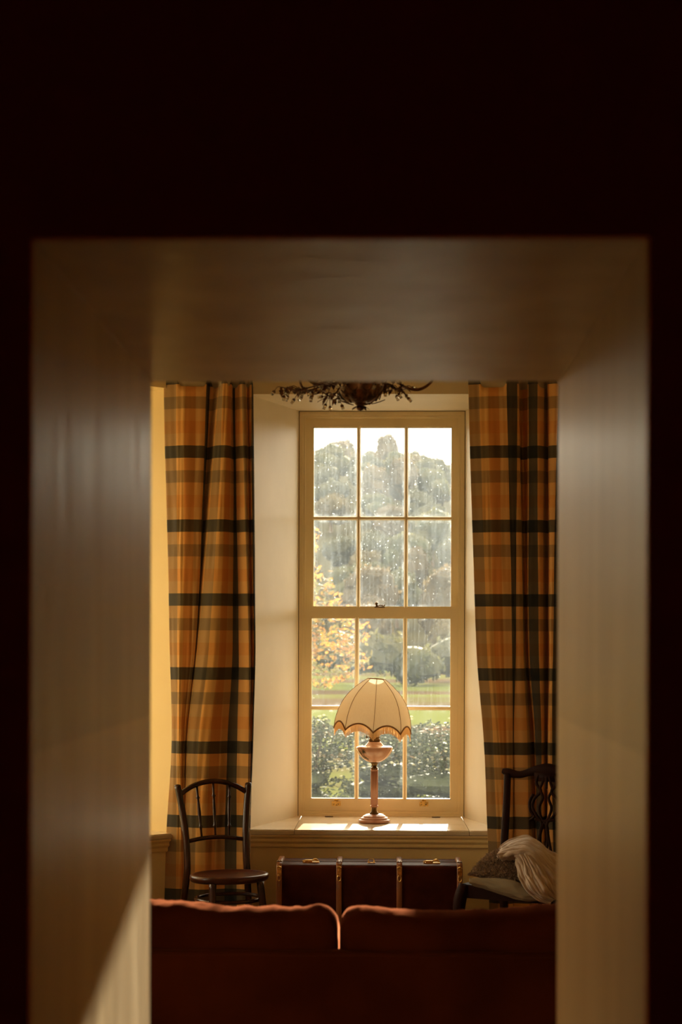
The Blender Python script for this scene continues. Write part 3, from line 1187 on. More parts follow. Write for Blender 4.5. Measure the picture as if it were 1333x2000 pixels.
for px in (547, 664, 782, 900):
    x = wx(px, TY0) - (tx0 + tx1) / 2
    bm = bmesh.new()
    t_ = .010
    # band wraps the front, top and back
    A, B = hd + t_, TZ + t_
    path = [(-A, .01), (-A, B - .035), (-A + .006, B - .016), (-A + .018, B - .004), (-A + .035, B), (A - .035, B), (A - .018, B - .004), (A - .006, B - .016), (A, B - .035), (A, .01)]
    Aa = hd - .004
    Bb = TZ - .004
    inner = [(-Aa, .01), (-Aa, Bb - .03), (-Aa + .006, Bb - .014), (-Aa + .014, Bb - .005), (-Aa + .03, Bb), (Aa - .03, Bb), (Aa - .014, Bb - .005), (Aa - .006, Bb - .014), (Aa, Bb - .03), (Aa, .01)]
    hwid = .0135
    rows = []
    for (o_, i_) in zip(path, inner):
        m_ = .75
        rows.append([bm.verts.new((x - hwid, i_[0], i_[1])), bm.verts.new((x - hwid, o_[0] * .985, o_[1] - (.003 if o_[1] > B - .04 else 0))),
                     bm.verts.new((x - hwid * m_, o_[0], o_[1])), bm.verts.new((x + hwid * m_, o_[0], o_[1])),
                     bm.verts.new((x + hwid, o_[0] * .985, o_[1] - (.003 if o_[1] > B - .04 else 0))), bm.verts.new((x + hwid, i_[0], i_[1]))])
    for r0, r1 in zip(rows, rows[1:]):
        for k in range(5):
            bm.faces.new((r0[k], r0[k + 1], r1[k + 1], r1[k]))
    bmesh.ops.recalc_face_normals(bm, faces=bm.faces)
    sl_ = link('wooden_band', bm, M_slat, tr, True)
    # brass clip with a loop at the front top corner
    bm = bmesh.new()
    yf = -A - .0018
    box(bm, x - .010, x + .010, yf, yf + .004, B - .058, B - .024)
    tube(bm, [(x - .010, yf + .001, B - .024), (x, yf + .001, B - .019), (x + .010, yf + .001, B - .024)], .004, 8)
    tube(bm, [(x, yf - .001, B - .030), (x, yf - .001, B - .036)], .0045, 8)
    lathe(bm, [(.0085, -.002), (.009, 0), (.0085, .002)], 16, Matrix.Translation((x, yf, B - .056)) @ Matrix.Rotation(pi / 2, 4, 'X'))
    tube(bm, [(x + .008 * cos(a * pi / 8), yf - .003, B - .072 + .015 * sin(a * pi / 8)) for a in range(16)], .0022, 6, closed=True)
    link('brass_clip', bm, M_brass, sl_, False)
    bm = bmesh.new()
    box(bm, x - .012, x + .012, -A - .001 + .03, -A + .05, B - .003, B + .003)
    for k in (-.006, .006):
        lathe(bm, [(.004, 0), (.003, .002), (.0005, .003)], 8, Matrix.Translation((x + k, -A + .04, B + .003)))
    link('corner_plate', bm, M_darkbrass, sl_)
for px, big in ((608, 1), (727, 0), (846, 1)):
    x = wx(px, TY0) - (tx0 + tx1) / 2
    bm = bmesh.new()
    y = -hd * .45
    if big:
        box(bm, x - .040, x + .040, y - .012, y + .012, TZ - .001, TZ + .004)
        soft_box(bm, (x - .012, y, TZ + .008), (.018, .008, .006), .003, (2, 2, 2))
        tube(bm, [(x + .008, y, TZ + .012), (x + .022, y, TZ + .016), (x + .036, y, TZ + .008)], [.004, .006, .003], 8, 3)
        tube(bm, [(x - .040, y, TZ + .006), (x - .030, y, TZ + .010)], .004, 8)
    else:
        tube(bm, [(x + .014 * cos(a * pi / 8), y, TZ + .010 + .010 * sin(a * pi / 8)) for a in range(16)], .003, 6, closed=True)
        box(bm, x - .018, x + .018, y - .010, y + .010, TZ - .001, TZ + .003)
    link('lock' if not big else 'hasp', bm, M_brass, tr)

# ------------------------------------------------------------------ carved dining chair
ph = radians(25)
side = Vector((cos(ph), -sin(ph), 0))
face = Vector((-sin(ph), -cos(ph), 0))
YP = 8.03
pl = Vector((wx(985, YP), YP, 0))
ctr = pl + side * .19 + face * .20
dc = thing('carved_dining_chair', 'dark mahogany chair with pierced carved splat, beside the trunk under the right curtain', 'chair', tuple(ctr), -ph)
# local: x along side, y opposite to face ; front -y
bm = bmesh.new()
fl, fr_, bl_, br_ = (-.238, -.212), (.238, -.212), (-.195, .205), (.195, .205)
for a, b_ in ((fl, fr_), (fr_, br_), (br_, bl_), (bl_, fl)):
    a, b_ = Vector(a), Vector(b_)
    d = (b_ - a).normalized()
    n_ = Vector((-d.y, d.x))
    pts = [a, b_, b_ + n_ * .026, a + n_ * .026]
    prism(bm, [tuple(q) for q in pts], .400, .460)
link('seat_frame', bm, M_mahog, dc)
bm = bmesh.new()
soft_box(bm, (0, -.005, .450), (.190, .185, .022), .02, (6, 6, 2))
link('seat_pad', bm, mat('seat_pad', (0.035, 0.018, 0.010), .9, spec=.1), dc, True)
for s in (-1, 1):
    bm = bmesh.new()
    tube(bm, [(s * .205, .290, .002), (s * .196, .235, .20), (s * .190, .205, .42), (s * .190, .212, .60), (s * .192, .245, .78), (s * .197, .270, .925)],
         [.018, .019, .021, .019, .0175, .017], 10, 6, flat=.8)
    link('back_post', bm, M_mahog, dc, True)
    bm = bmesh.new()
    tube(bm, [(s * .222, -.198, .455), (s * .238, -.216, .39), (s * .240, -.220, .28), (s * .222, -.202, .15), (s * .222, -.205, .06), (s * .236, -.225, .018), (s * .238, -.228, .002)],
         [.026, .030, .023, .017, .015, .026, .026], 12, 5)
    link('cabriole_leg', bm, M_mahog, dc, True)
# serpentine crest with ears
bm = bmesh.new()
cr = [(-.225, .268, .938, .010), (-.195, .272, .930, .020), (-.14, .277, .922, .017), (-.09, .279, .935, .018), (-.05, .280, .944, .026), (0, .281, .948, .032),
      (.05, .280, .944, .026), (.09, .279, .935, .018), (.14, .277, .922, .017), (.195, .272, .930, .020), (.225, .268, .938, .010)]
tube(bm, [c_[:3] for c_ in cr], [c_[3] for c_ in cr], 12, 5)
for v_ in bm.verts:
    v_.co.y = .275 + (v_.co.y - .275) * .55
link('crest_rail', bm, M_mahog, dc, True)
# pierced splat: interlaced straps
bm = bmesh.new()


def sy(z):
    return .205 + (.268 - .205) * max(0, (z - .46) / .46)


def strap(pts, r):
    tube(bm, [(x, sy(z), z) for x, z in pts], r, 8, 5, flat=1.0)


for s in (-1, 1):
    strap([(s * .040, .925), (s * .050, .885), (s * .026, .850), (s * .055, .815), (s * .064, .775), (s * .040, .735), (s * .012, .700), (s * .022, .640), (s * .040, .560), (s * .046, .480)], .0075)
    strap([(s * .014, .925), (s * .020, .890), (s * .030, .858), (s * .014, .820), (s * .030, .775), (s * .018, .730), (s * -.012, .690), (s * -.020, .640), (s * -.014, .560), (s * -.018, .480)], .007)
    strap([(s * .062, .835), (s * .078, .800), (s * .074, .760), (s * .055, .730), (s * .075, .712)], .0065)
strap([(0, .925), (0, .880), (0, .862)], .007)
strap([(-.05, .72), (0, .715), (.05, .72)], .007)
box(bm, -.055, .055, sy(.47) - .010, sy(.47) + .010, .455, .492)
box(bm, -.060, .060, .262, .276, .895, .935)
link('pierced_splat', bm, M_mahog, dc, True)

# sheepskin cushion on the seat
R3 = Matrix.Rotation(-ph, 3, 'Z')


def chair_w(x, y, z):
    p = R3 @ Vector((x, y, 0))
    return Vector((ctr.x + p.x, ctr.y + p.y, z))


M_wool = mat('sheepskin_wool', (0.34, 0.215, 0.105), .9, noise_=((30, 30, 30), (0.20, 0.115, 0.05), .35, .65, 4), sheen=.4)
M_wool_dk = mat('sheepskin_hide', (0.13, 0.075, 0.035), .9)
M_cloth_back = mat('cushion_back_linen', (0.20, 0.145, 0.075), .85)
cu = thing('sheepskin_cushion', 'shaggy brown sheepskin cushion with pale cloth underside lying on the carved chair', 'cushion', tuple(chair_w(-.012, -.050, .484)), -ph)


def pillow(x, y, sx, sy_, h0, h1):
    """top and bottom height of a knife edge pillow"""
    u, v_ = x / sx, y / sy_
    e = max(0, (1 - abs(u) ** 2.6)) ** .55 * max(0, (1 - abs(v_) ** 2.6)) ** .55
    return h0 * e, h1 * e


PX, PY = .172, .19


def droop(x, y):
    # the corner nearest the window side lies on the seat, front right edge hangs a little
    return .018 + .014 * (x / PX) * -1 * (-1) * 0 - .030 * max(0, (-y / PY) * .6 + (x / PX) * .4)


bm = bmesh.new()
Nn = 26
top = {}
for s in (0, 1):
    for i in range(Nn + 1):
        for j in range(Nn + 1):
            x = (-1 + 2 * i / Nn) * PX
            y = (-1 + 2 * j / Nn) * PY
            a, b_ = pillow(x, y, PX, PY, .110, -.025)
            z = (a if s == 0 else b_) + droop(x, y) + .010
            top[(s, i, j)] = bm.verts.new((x, y, z)) if not (s == 1 and (i in (0, Nn) or j in (0, Nn))) else top[(0, i, j)]
for s in (0, 1):
    for i in range(Nn):
        for j in range(Nn):
            q = [top[(s, i, j)], top[(s, i + 1, j)], top[(s, i + 1, j + 1)], top[(s, i, j + 1)]]
            if s == 1:
                q.reverse()
            f_ = bm.faces.new(q)
            f_.material_index = 1 if s else 0
link('cushion_body', bm, [M_wool_dk, M_cloth_back], cu, True)
bm = bmesh.new()
rnd = random.Random(11)
for k in range(16000):
    x, y = rnd.uniform(-PX, PX), rnd.uniform(-PY, PY)
    if rnd.random() < .12:
        x = PX * rnd.choice((-.99, .99, rnd.uniform(-1, 1)))
        y = PY * rnd.choice((-.99, -.99, rnd.uniform(-1, 1)))
    a, _ = pillow(x, y, PX, PY, .110, 0)
    z = a + droop(x, y) + .008
    e_ = .01
    ax, _ = pillow(min(PX, x + e_), y, PX, PY, .110, 0)
    ay, _ = pillow(x, min(PY, y + e_), PX, PY, .110, 0)
    n_ = Vector(((a - ax) / e_, (a - ay) / e_, 1)).normalized()
    ln = rnd.uniform(.006, .013) * (1 + .5 * noise.noise(Vector((x * 60, y * 60, 0))))
    d = (n_ + Vector((rnd.uniform(-.7, .7), rnd.uniform(-.7, .7), rnd.uniform(-.5, .3)))).normalized()
    d2 = (d + Vector((rnd.uniform(-1, 1), rnd.uniform(-1, 1), rnd.uniform(-1.2, .1)))).normalized()
    sd = d.cross(Vector((rnd.uniform(-1, 1), rnd.uniform(-1, 1), rnd.uniform(-1, 1)))).normalized() * rnd.uniform(.0011, .0021)
    p = Vector((x, y, z))
    q = p + d * ln * .6
    r = q + d2 * ln * .6
    v_ = [bm.verts.new(t_) for t_ in (p - sd, p + sd, q + sd, q - sd, r)]
    bm.faces.new(v_[:4])
    bm.faces.new((v_[3], v_[2], v_[4]))
wo = link('wool', bm, M_wool, cu)
wo['kind'] = 'stuff'

# crumpled throw over the cushion and the chair's right side
M_throw = mat('throw_cloth', (0.47, 0.35, 0.25), .7, noise_=((12, 12, 12), (0.39, 0.285, 0.20), .35, .65, 4), sheen=.3, bump=((500, 500, 500), .15, .0008))


def px3(px, py, Y):
    return Vector((wx(px, Y), Y, wz(py, Y)))


throw = thing('crumpled_throw', 'crumpled taupe velvet throw draped over the sheepskin cushion and chair arm side', 'throw', (ctr.x, ctr.y, .5))
throw['label'] = 'crumpled taupe throw bundled over the sheepskin cushion and hanging off the seat'


def patch(name, rows, NU, NV, fold_n, amp, seed, skew=0.0, mat_=M_throw, par=None):
    """rows: list of control lines, each line a list of points (same count)"""
    lines = [catmull(r, NU // (len(r) - 1)) for r in rows]
    nu = len(lines[0])
    cols = [catmull([l[i] for l in lines], NV // (len(rows) - 1)) for i in range(nu)]
    nv = len(cols[0])
    P = [[cols[i][j].copy() for j in range(nv)] for i in range(nu)]
    Q = [[None] * nv for _ in range(nu)]
    for i in range(nu):
        for j in range(nv):
            a = P[min(i + 1, nu - 1)][j] - P[max(i - 1, 0)][j]
            b_ = P[i][min(j + 1, nv - 1)] - P[i][max(j - 1, 0)]
            n_ = a.cross(b_)
            if n_.length < 1e-9:
                n_ = Vector((0, -1, 0))
            n_.normalize()
            if n_.y > 0:
                n_ = -n_
            u, v_ = i / (nu - 1), j / (nv - 1)
            f1 = v_ * fold_n + skew * u + .9 * noise.noise(Vector((u * 2.2, v_ * 3, seed))) 
            rid = 1 - abs(((f1 % 1) * 2 - 1)) ** 1.4
            f2 = v_ * fold_n * 2.3 - u * 1.3 + 1.3 * noise.noise(Vector((u * 3, v_ * 4, seed + 9)))
            rid2 = 1 - abs(((f2 % 1) * 2 - 1)) ** 1.3
            f3 = v_ * fold_n * 4.1 + u * 3.2 + 1.6 * noise.noise(Vector((u * 4, v_ * 5, seed + 19)))
            rid3 = 1 - abs(((f3 % 1) * 2 - 1)) ** 1.2
            k_ = .32 * amp * rid3 * max(0, noise.noise(Vector((u * 3.3, v_ * 3.3, seed + 23))) + .35) + amp * (rid * (.6 + .5 * noise.noise(Vector((u * 3, v_ * 2, seed + 3)))) + .45 * rid2) + .006 * noise.noise(Vector((u * 9, v_ * 9, seed)))
            Q[i][j] = P[i][j] + n_ * k_
    bm = bmesh.new()
    V = [[bm.verts.new(Q[i][j] - Vector((ctr.x, ctr.y, .5))) for j in range(nv)] for i in range(nu)]
    for i in range(nu - 1):
        for j in range(nv - 1):
            bm.faces.new((V[i][j], V[i + 1][j], V[i + 1][j + 1], V[i][j + 1]))
    bmesh.ops.recalc_face_normals(bm, faces=bm.faces)
    o = link(name, bm, mat_, par or throw, True)
    if par:
        o.matrix_local = par.matrix_basis.inverted() @ Matrix.Translation((ctr.x, ctr.y, .5))
    md = o.modifiers.new('thick', 'SOLIDIFY')
    md.thickness = .003
    md.offset = 0
    return o


# upper roll: from the cushion's back left corner up and over to the right
patch('upper_drape', [
    [px3(971, 1670, 7.63), px3(985, 1652, 7.69), px3(1005, 1640, 7.72), px3(1030, 1633, 7.73), px3(1050, 1643, 7.71), px3(1072, 1662, 7.67), px3(1098, 1680, 7.63), px3(1125, 1700, 7.59)],
    [px3(973, 1671, 7.57), px3(988, 1659, 7.59), px3(1008, 1652, 7.60), px3(1030, 1648, 7.60), px3(1052, 1660, 7.57), px3(1073, 1682, 7.53), px3(1097, 1704, 7.49), px3(1125, 1722, 7.47)],
    [px3(977, 1672, 7.53), px3(992, 1666, 7.53), px3(1010, 1664, 7.52), px3(1030, 1664, 7.51), px3(1050, 1678, 7.48), px3(1072, 1702, 7.45), px3(1094, 1726, 7.43), px3(1122, 1744, 7.41)],
    [px3(985, 1672, 7.57), px3(997, 1671, 7.57), px3(1010, 1672, 7.55), px3(1027, 1676, 7.52), px3(1046, 1692, 7.49), px3(1066, 1718, 7.47), px3(1088, 1744, 7.45), px3(1118, 1762, 7.43)],
], 105, 72, 5.5, .014, 3.1, 1.6)
# hanging tail in front
patch('hanging_tail', [
    [px3(1010, 1671, 7.51), px3(1012, 1690, 7.49), px3(1018, 1712, 7.46), px3(1030, 1735, 7.41), px3(1052, 1752, 7.39), px3(1074, 1763, 7.39)],
    [px3(1022, 1668, 7.49), px3(1030, 1688, 7.46), px3(1038, 1710, 7.43), px3(1050, 1730, 7.39), px3(1064, 1746, 7.38), px3(1078, 1758, 7.39)],
    [px3(1038, 1670, 7.49), px3(1050, 1690, 7.45), px3(1060, 1712, 7.42), px3(1068, 1730, 7.39), px3(1076, 1744, 7.39), px3(1084, 1754, 7.41)],
    [px3(1058, 1682, 7.51), px3(1072, 1700, 7.47), px3(1082, 1718, 7.45), px3(1088, 1734, 7.43), px3(1092, 1746, 7.43), px3(1098, 1754, 7.45)],
], 80, 72, 4.5, .015, 8.7, -1.5)

# pale linen underside of the cushion sagging over the seat rail
patch('linen_underside', [
    [px3(919, 1716, 7.59), px3(945, 1714, 7.57), px3(975, 1714, 7.53), px3(1005, 1718, 7.49), px3(1035, 1732, 7.46), px3(1060, 1735, 7.44)],
    [px3(919, 1720, 7.58), px3(946, 1726, 7.55), px3(976, 1735, 7.51), px3(1006, 1742, 7.47), px3(1034, 1748, 7.44), px3(1060, 1750, 7.42)],
    [px3(924, 1724, 7.60), px3(950, 1734, 7.57), px3(980, 1744, 7.53), px3(1010, 1752, 7.49), px3(1036, 1757, 7.46), px3(1060, 1756, 7.44)],
], 40, 20, 1.5, .004, 12.3, .3, M_cloth_back, cu)

# ------------------------------------------------------------------ sofa seen from behind
def sofa_mat():
    m = mat('rust_velvet', (0.070, 0.014, 0.004), .9, noise_=((6, 6, 6), (0.046, 0.009, 0.003), .35, .7, 4), sheen=.20, spec=.0)
    t = m.node_tree
    b = t.nodes['Principled BSDF']
    b.inputs['Sheen Tint'].default_value = (1, .35, .18, 1)
    b.inputs['Sheen Roughness'].default_value = .3
    co = t.nodes.new('ShaderNodeTexCoord')
    ck = t.nodes.new('ShaderNodeTexChecker')
    ck.inputs['Scale'].default_value = 230
    t.links.new(co.outputs['Object'], ck.inputs[0])
    bp = t.nodes.new('ShaderNodeBump')
    bp.inputs['Strength'].default_value = .4
    bp.inputs['Distance'].default_value = .001
    t.links.new(ck.outputs['Fac'], bp.inputs['Height'])
    t.links.new(bp.outputs[0], b.inputs['Normal'])
    return m


M_sofa = sofa_mat()
YS = 4.34
jx = wx(665, YS + .1)
sofa = thing('sofa', 'rust red woven two-cushion sofa seen from behind, its back facing the doorway', 'sofa', (jx, YS + .45, 0))


def sofa_part(name, x0, x1, y0, y1, z0, z1, r, n=(14, 6, 8), amp=0.0, seed=0, topf=None):
    bm = bmesh.new()
    c = ((x0 + x1) / 2, (y0 + y1) / 2, (z0 + z1) / 2)

    def fn(q):
        d = Vector((0, 0, 0))
        if amp:
            nn = noise.noise(Vector((q.x * 5, q.y * 7, q.z * 7 + seed))) + .5 * noise.noise(Vector((q.x * 17, q.y * 11, q.z * 14 + seed)))
            d = Vector((0, -amp * nn, amp * .7 * noise.noise(Vector((q.x * 9 + seed, q.y * 12, 1.7))) if q.z > c[2] else 0))
        if topf and q.z > c[2]:
            yy_ = q.y - c[1] + .02
            d.z -= 2.4 * yy_ * yy_
            d.z += .0045 * noise.noise(Vector((q.x * 26, q.y * 10, seed))) + .0035 * noise.noise(Vector((q.x * 60, q.y * 25, seed)))
            d.z += topf(q.x) * (q.z - c[2]) / ((z1 - z0) / 2)
        return q + d - Vector((jx, YS + .45, 0))
    soft_box(bm, c, ((x1 - x0) / 2, (y1 - y0) / 2, (z1 - z0) / 2), r, n, fn)
    bmesh.ops.recalc_face_normals(bm, faces=bm.faces)
    return link(name, bm, M_sofa, sofa, True)


zt = wz(1779, YS + .08)
S1 = F / (YS + .1)


def topL(x):
    px = 750 + x * S1
    pts = [(100, 1762), (295, 1767), (340, 1769), (440, 1778), (560, 1778), (640, 1776), (700, 1778)]
    for (a, b_), (c_, d_) in zip(pts, pts[1:]):
        if a <= px <= c_:
            return (1779 - (b_ + (d_ - b_) * (px - a) / (c_ - a))) / S1
    return 0


def topR(x):
    px = 750 + x * S1
    pts = [(640, 1776), (700, 1776), (760, 1781), (830, 1785), (880, 1786), (930, 1783), (1000, 1779), (1090, 1768), (1300, 1766)]
    for (a, b_), (c_, d_) in zip(pts, pts[1:]):
        if a <= px <= c_:
            return (1779 - (b_ + (d_ - b_) * (px - a) / (c_ - a))) / S1
    return 0


sofa_part('back_cushion', jx - .86, jx - .003, YS + .025, YS + .28, .46, zt, .045, (90, 12, 20), .006, 1.0, topL)
sofa_part('back_cushion', jx + .003, jx + .86, YS + .025, YS + .28, .46, zt, .045, (90, 12, 20), .006, 7.0, topR)
zb = wz(1860, YS)
sofa_part('back_panel', jx - .90, jx + .90, YS, YS + .06, .08, zb, .012, (40, 3, 14), .0025, 3.0)
bm = bmesh.new()
tube(bm, [(-.89 + 1.78 * k / 30, -.45 - .001, zb - .004 + .0012 * sin(k * 1.3)) for k in range(31)], .005, 8)
link('piping', bm, M_sofa, sofa, True)
sofa_part('arm', jx - 1.06, jx - .88, YS + .02, YS + .88, .08, .64, .05, (4, 12, 8), .003, 4)
sofa_part('arm', jx + .88, jx + 1.06, YS + .02, YS + .88, .08, .64, .05, (4, 12, 8), .003, 5)
sofa_part('seat_base', jx - .88, jx + .88, YS + .05, YS + .86, .08, .30, .02, (20, 8, 3))
sofa_part('seat_cushion', jx - .875, jx - .004, YS + .24, YS + .88, .29, .46, .04, (20, 14, 4), .004, 6)
sofa_part('seat_cushion', jx + .004, jx + .875, YS + .24, YS + .88, .29, .46, .04, (20, 14, 4), .004, 8)
for sx in (-1, 1):
    for yy in (-.40, .38):
        bm = bmesh.new()
        lathe(bm, [(.018, 0), (.022, .02), (.028, .06), (.028, .085)], 16, Matrix.Translation((sx * .95, yy, 0)))
        link('foot', bm, M_mahog, sofa, True)

# ------------------------------------------------------------------ chandelier
YH = 6.0
SH = F / YH
hx = wx(703, YH)
zb_ = wz(803, YH)
ch = thing('leaf_chandelier', 'bronze leaf chandelier with glass bud drops, hanging in front of the window head', 'chandelier', (hx, YH, zb_))
M_crys = bpy.data.materials.new('crystal_drop')
M_crys.use_nodes = True
b = M_crys.node_tree.nodes['Principled BSDF']
b.inputs['Base Color'].default_value = (.95, .9, .8, 1)
b.inputs['Roughness'].default_value = .05
b.inputs['Transmission Weight'].default_value = .85
b.inputs['IOR'].default_value = 1.5


def leaf(bm, base, d, up, ln, wd, bend=.25, jag=True):
    d = Vector(d).normalized()
    up = Vector(up)
    s_ = d.cross(up)
    if s_.length < 1e-5:
        s_ = Vector((1, 0, 0))
    s_.normalize()
    up = s_.cross(d).normalized()
    prof = [(0, .12), (.15, .55), (.28, .42), (.42, 1.0), (.55, .62), (.68, .8), (.82, .35), (1, .02)] if jag else [(0, .1), (.2, .7), (.45, 1), (.7, .75), (1, .02)]
    rows = []
    for t_, w_ in prof:
        c_ = Vector(base) + d * ln * t_ + up * (-bend * ln * t_ * t_)
        rows.append([bm.verts.new(c_ - s_ * wd * w_ + up * .12 * wd), bm.verts.new(c_), bm.verts.new(c_ + s_ * wd * w_ + up * .12 * wd)])
    for a, b_ in zip(rows, rows[1:]):
        bm.faces.new((a[0], a[1], b_[1], b_[0]))
        bm.faces.new((a[1], a[2], b_[2], b_[1]))


bm = bmesh.new()
lathe(bm, [(.020, .028), (.045, .034), (.065, .050), (.078, .072), (.084, .10), (.086, .125), (.080, .128), (.060, .06), (.02, .04)], 28)
link('bowl', bm, mat('bowl_glass', (0.22, 0.10, 0.035), .35, .6, noise_=((40, 40, 40), (0.10, 0.045, 0.016), .35, .65, 3)), ch, True)
bm = bmesh.new()
lathe(bm, [(.001, .004), (.010, .004), (.014, .010), (.012, .018), (.020, .026), (.026, .034), (.001, .04)], 20)
lathe(bm, [(.001, 0), (.006, .002), (.007, .006), (.001, .009)], 10)
for k in range(7):
    a = 2 * pi * k / 7
    leaf(bm, (.010 * cos(a), .010 * sin(a), .018), (cos(a), sin(a), -.35), (0, 0, 1), .026, .008, .2, False)
link('finial', bm, M_bronze, ch, False)
rnd = random.Random(3)
for k in range(12):
    a = 2 * pi * k / 12 + .15
    bm = bmesh.new()
    leaf(bm, (.040 * cos(a), .040 * sin(a), .026), (cos(a), sin(a), .18 + .5 * (k % 2)), (0, 0, 1), .050 + .01 * (k % 3), .013, -.15)
    o = link('leaf', bm, M_bronze, ch)
    o.modifiers.new('t', 'SOLIDIFY').thickness = .0015
for k in range(10):
    a = 2 * pi * k / 10
    bm = bmesh.new()
    leaf(bm, (.066 * cos(a), .066 * sin(a), .040), (cos(a) * .35, sin(a) * .35, 1), (cos(a), sin(a), 0), .085, .018, .18)
    o = link('leaf', bm, M_bronze, ch)
    o.modifiers.new('t', 'SOLIDIFY').thickness = .0015


def spray(ang, L_, z1, nb, seed, droop_=.03):
    rn = random.Random(seed)
    bm = bmesh.new()
    dr = Vector((cos(ang), sin(ang), 0))
    sdv = Vector((-sin(ang), cos(ang), 0))
    pts = [dr * .08 + Vector((0, 0, .10)), dr * (.08 + L_ * .35) + Vector((0, 0, z1 + .035)), dr * (.08 + L_ * .7) + Vector((0, 0, z1 + .02)), dr * (.08 + L_) + Vector((0, 0, z1 + .03))]
    tube(bm, pts, [.0032, .0026, .0022, .0016], 7, 6)
    cp = catmull(pts, 8)
    buds = []
    lv = []
    for q in range(nb):
        p = cp[3 + int((len(cp) - 4) * q / max(1, nb - 1))]
        sgn = 1 if q % 2 else -1
        e = p + dr * rn.uniform(.0, .03) + sdv * sgn * rn.uniform(.012, .04) + Vector((0, 0, rn.uniform(-droop_, .015)))
        mid = (p + e) / 2 + Vector((0, 0, .008))
        tube(bm, [p, mid, e], [.0016, .0014, .0012], 6, 3)
        buds.append((e, (e - mid).normalized()))
        lv.append((p, (dr * rn.uniform(-.4, 1) - sdv * sgn + Vector((0, 0, rn.uniform(-.8, .3)))).normalized()))
    arm = link('branch', bm, M_bronze, ch, True)
    for e, d in buds:
        bm = bmesh.new()
        M = Matrix.Translation(e) @ d.to_track_quat('Z', 'Y').to_matrix().to_4x4()
        lathe(bm, [(.0015, 0), (.0055, .003), (.0065, .008), (.0045, .014), (.0060, .018), (.001, .019)], 10, M)
        link('glass_bud', bm, M_crys, arm, False)
        bm = bmesh.new()
        lathe(bm, [(.001, -.003), (.004, -.002), (.0068, .004), (.0052, .004), (.001, .001)], 8, M)
        link('bud_cup', bm, M_bronze, arm, False)
    for p, d in lv:
        bm = bmesh.new()
        leaf(bm, p, d, (0, 0, 1), rn.uniform(.030, .045), .009, .3)
        o = link('leaf', bm, M_bronze, arm)
        o.modifiers.new('t', 'SOLIDIFY').thickness = .0012
    return arm


for k, (deg, L_, z1, nb) in enumerate(((180, .20, .055, 8), (197, .17, .045, 7), (165, .15, .06, 6), (222, .09, .02, 5), (262, .12, .06, 5), (300, .11, .07, 5),
                                       (335, .08, .05, 5), (2, .07, .06, 4), (40, .12, .07, 5), (85, .13, .06, 5), (125, .12, .04, 5))):
    spray(radians(deg), L_, z1, nb, 20 + k)
# scrolled candle arms with cups
for k in range(5):
    a = radians(4 + 72 * k)
    dr = Vector((cos(a), sin(a), 0))
    bm = bmesh.new()
    pts = [dr * .06 + Vector((0, 0, .16)), dr * .10 + Vector((0, 0, .135)), dr * .15 + Vector((0, 0, .090)), dr * .205 + Vector((0, 0, .078)), dr * .250 + Vector((0, 0, .105)), dr * .262 + Vector((0, 0, .145))]
    tube(bm, pts, [.005, .005, .0045, .0055, .0045, .004], 8, 6)
    lathe(bm, [(.003, .14), (.020, .148), (.024, .158), (.012, .158), (.012, .21), (.001, .212)], 14, Matrix.Translation(dr * .262))
    for q in (.14, .18, .22):
        leaf(bm, dr * q + Vector((0, 0, .085)), dr * -.6 + Vector((0, 0, -.25)) + Vector((-dr.y, dr.x, 0)) * .2, (0, 0, 1), .045, .010, -.2)
    link('candle_arm', bm, M_bronze, ch, True)
bm = bmesh.new()
tube(bm, [(0, 0, .12), (0, 0, .30)], .010, 10)
tube(bm, [(0, 0, .30), (0, 0, ZC - zb_ - .03)], .004, 8)
link('stem', bm, M_bronze, ch, True)
bm = bmesh.new()
lathe(bm, [(.01, ZC - zb_ - .035), (.04, ZC - zb_ - .02), (.055, ZC - zb_ - .001), (.001, ZC - zb_)], 24)
link('ceiling_cup', bm, M_bronze, ch, True)

# ------------------------------------------------------------------ outdoors
M_grass = mat('field_grass', (0.070, 0.078, 0.020), 1.0, spec=0.0, noise_=((.035, .13, .1), (0.055, 0.036, 0.020), .45, .55, 5))
M_hill = mat('hill_ground', (0.055, 0.048, 0.026), 1.0, spec=0.0)


def ground_z(x, y):
    z = -.45 + .006 * max(0, y - 30)
    if y > 120:
        z += .0
    return z


def hill_z(x, y):
    t = max(0, min(1, (y - 115) / 150.0))
    t = t * t * (3 - 2 * t)
    px = 750 + x / max(y, 1) * F
    line = [(100, 1100), (450, 1060), (560, 1010), (610, 985), (640, 965), (700, 958), (740, 968), (790, 972), (850, 990), (883, 1003), (960, 1030), (1100, 1070), (1500, 1110)]
    px = max(101, min(1499, px))
    for (a, b_), (c_, d_) in zip(line, line[1:]):
        if a <= px <= c_:
            sky_y = b_ + (d_ - b_) * (px - a) / (c_ - a) - 12
    top = (HOR - sky_y) * 265 / F + H
    return (top + .45) * t


def terrain(name, x0, x1, y0, y1, nx, ny, zf, m):
    bm = bmesh.new()
    V = [[bm.verts.new((x0 + (x1 - x0) * i / nx, y0 + (y1 - y0) * j / ny, zf(x0 + (x1 - x0) * i / nx, y0 + (y1 - y0) * j / ny))) for i in range(nx + 1)] for j in range(ny + 1)]
    for j in range(ny):
        for i in range(nx):
            bm.faces.new((V[j][i], V[j][i + 1], V[j + 1][i + 1], V[j + 1][i]))
    return link(name, bm, m, None, True)


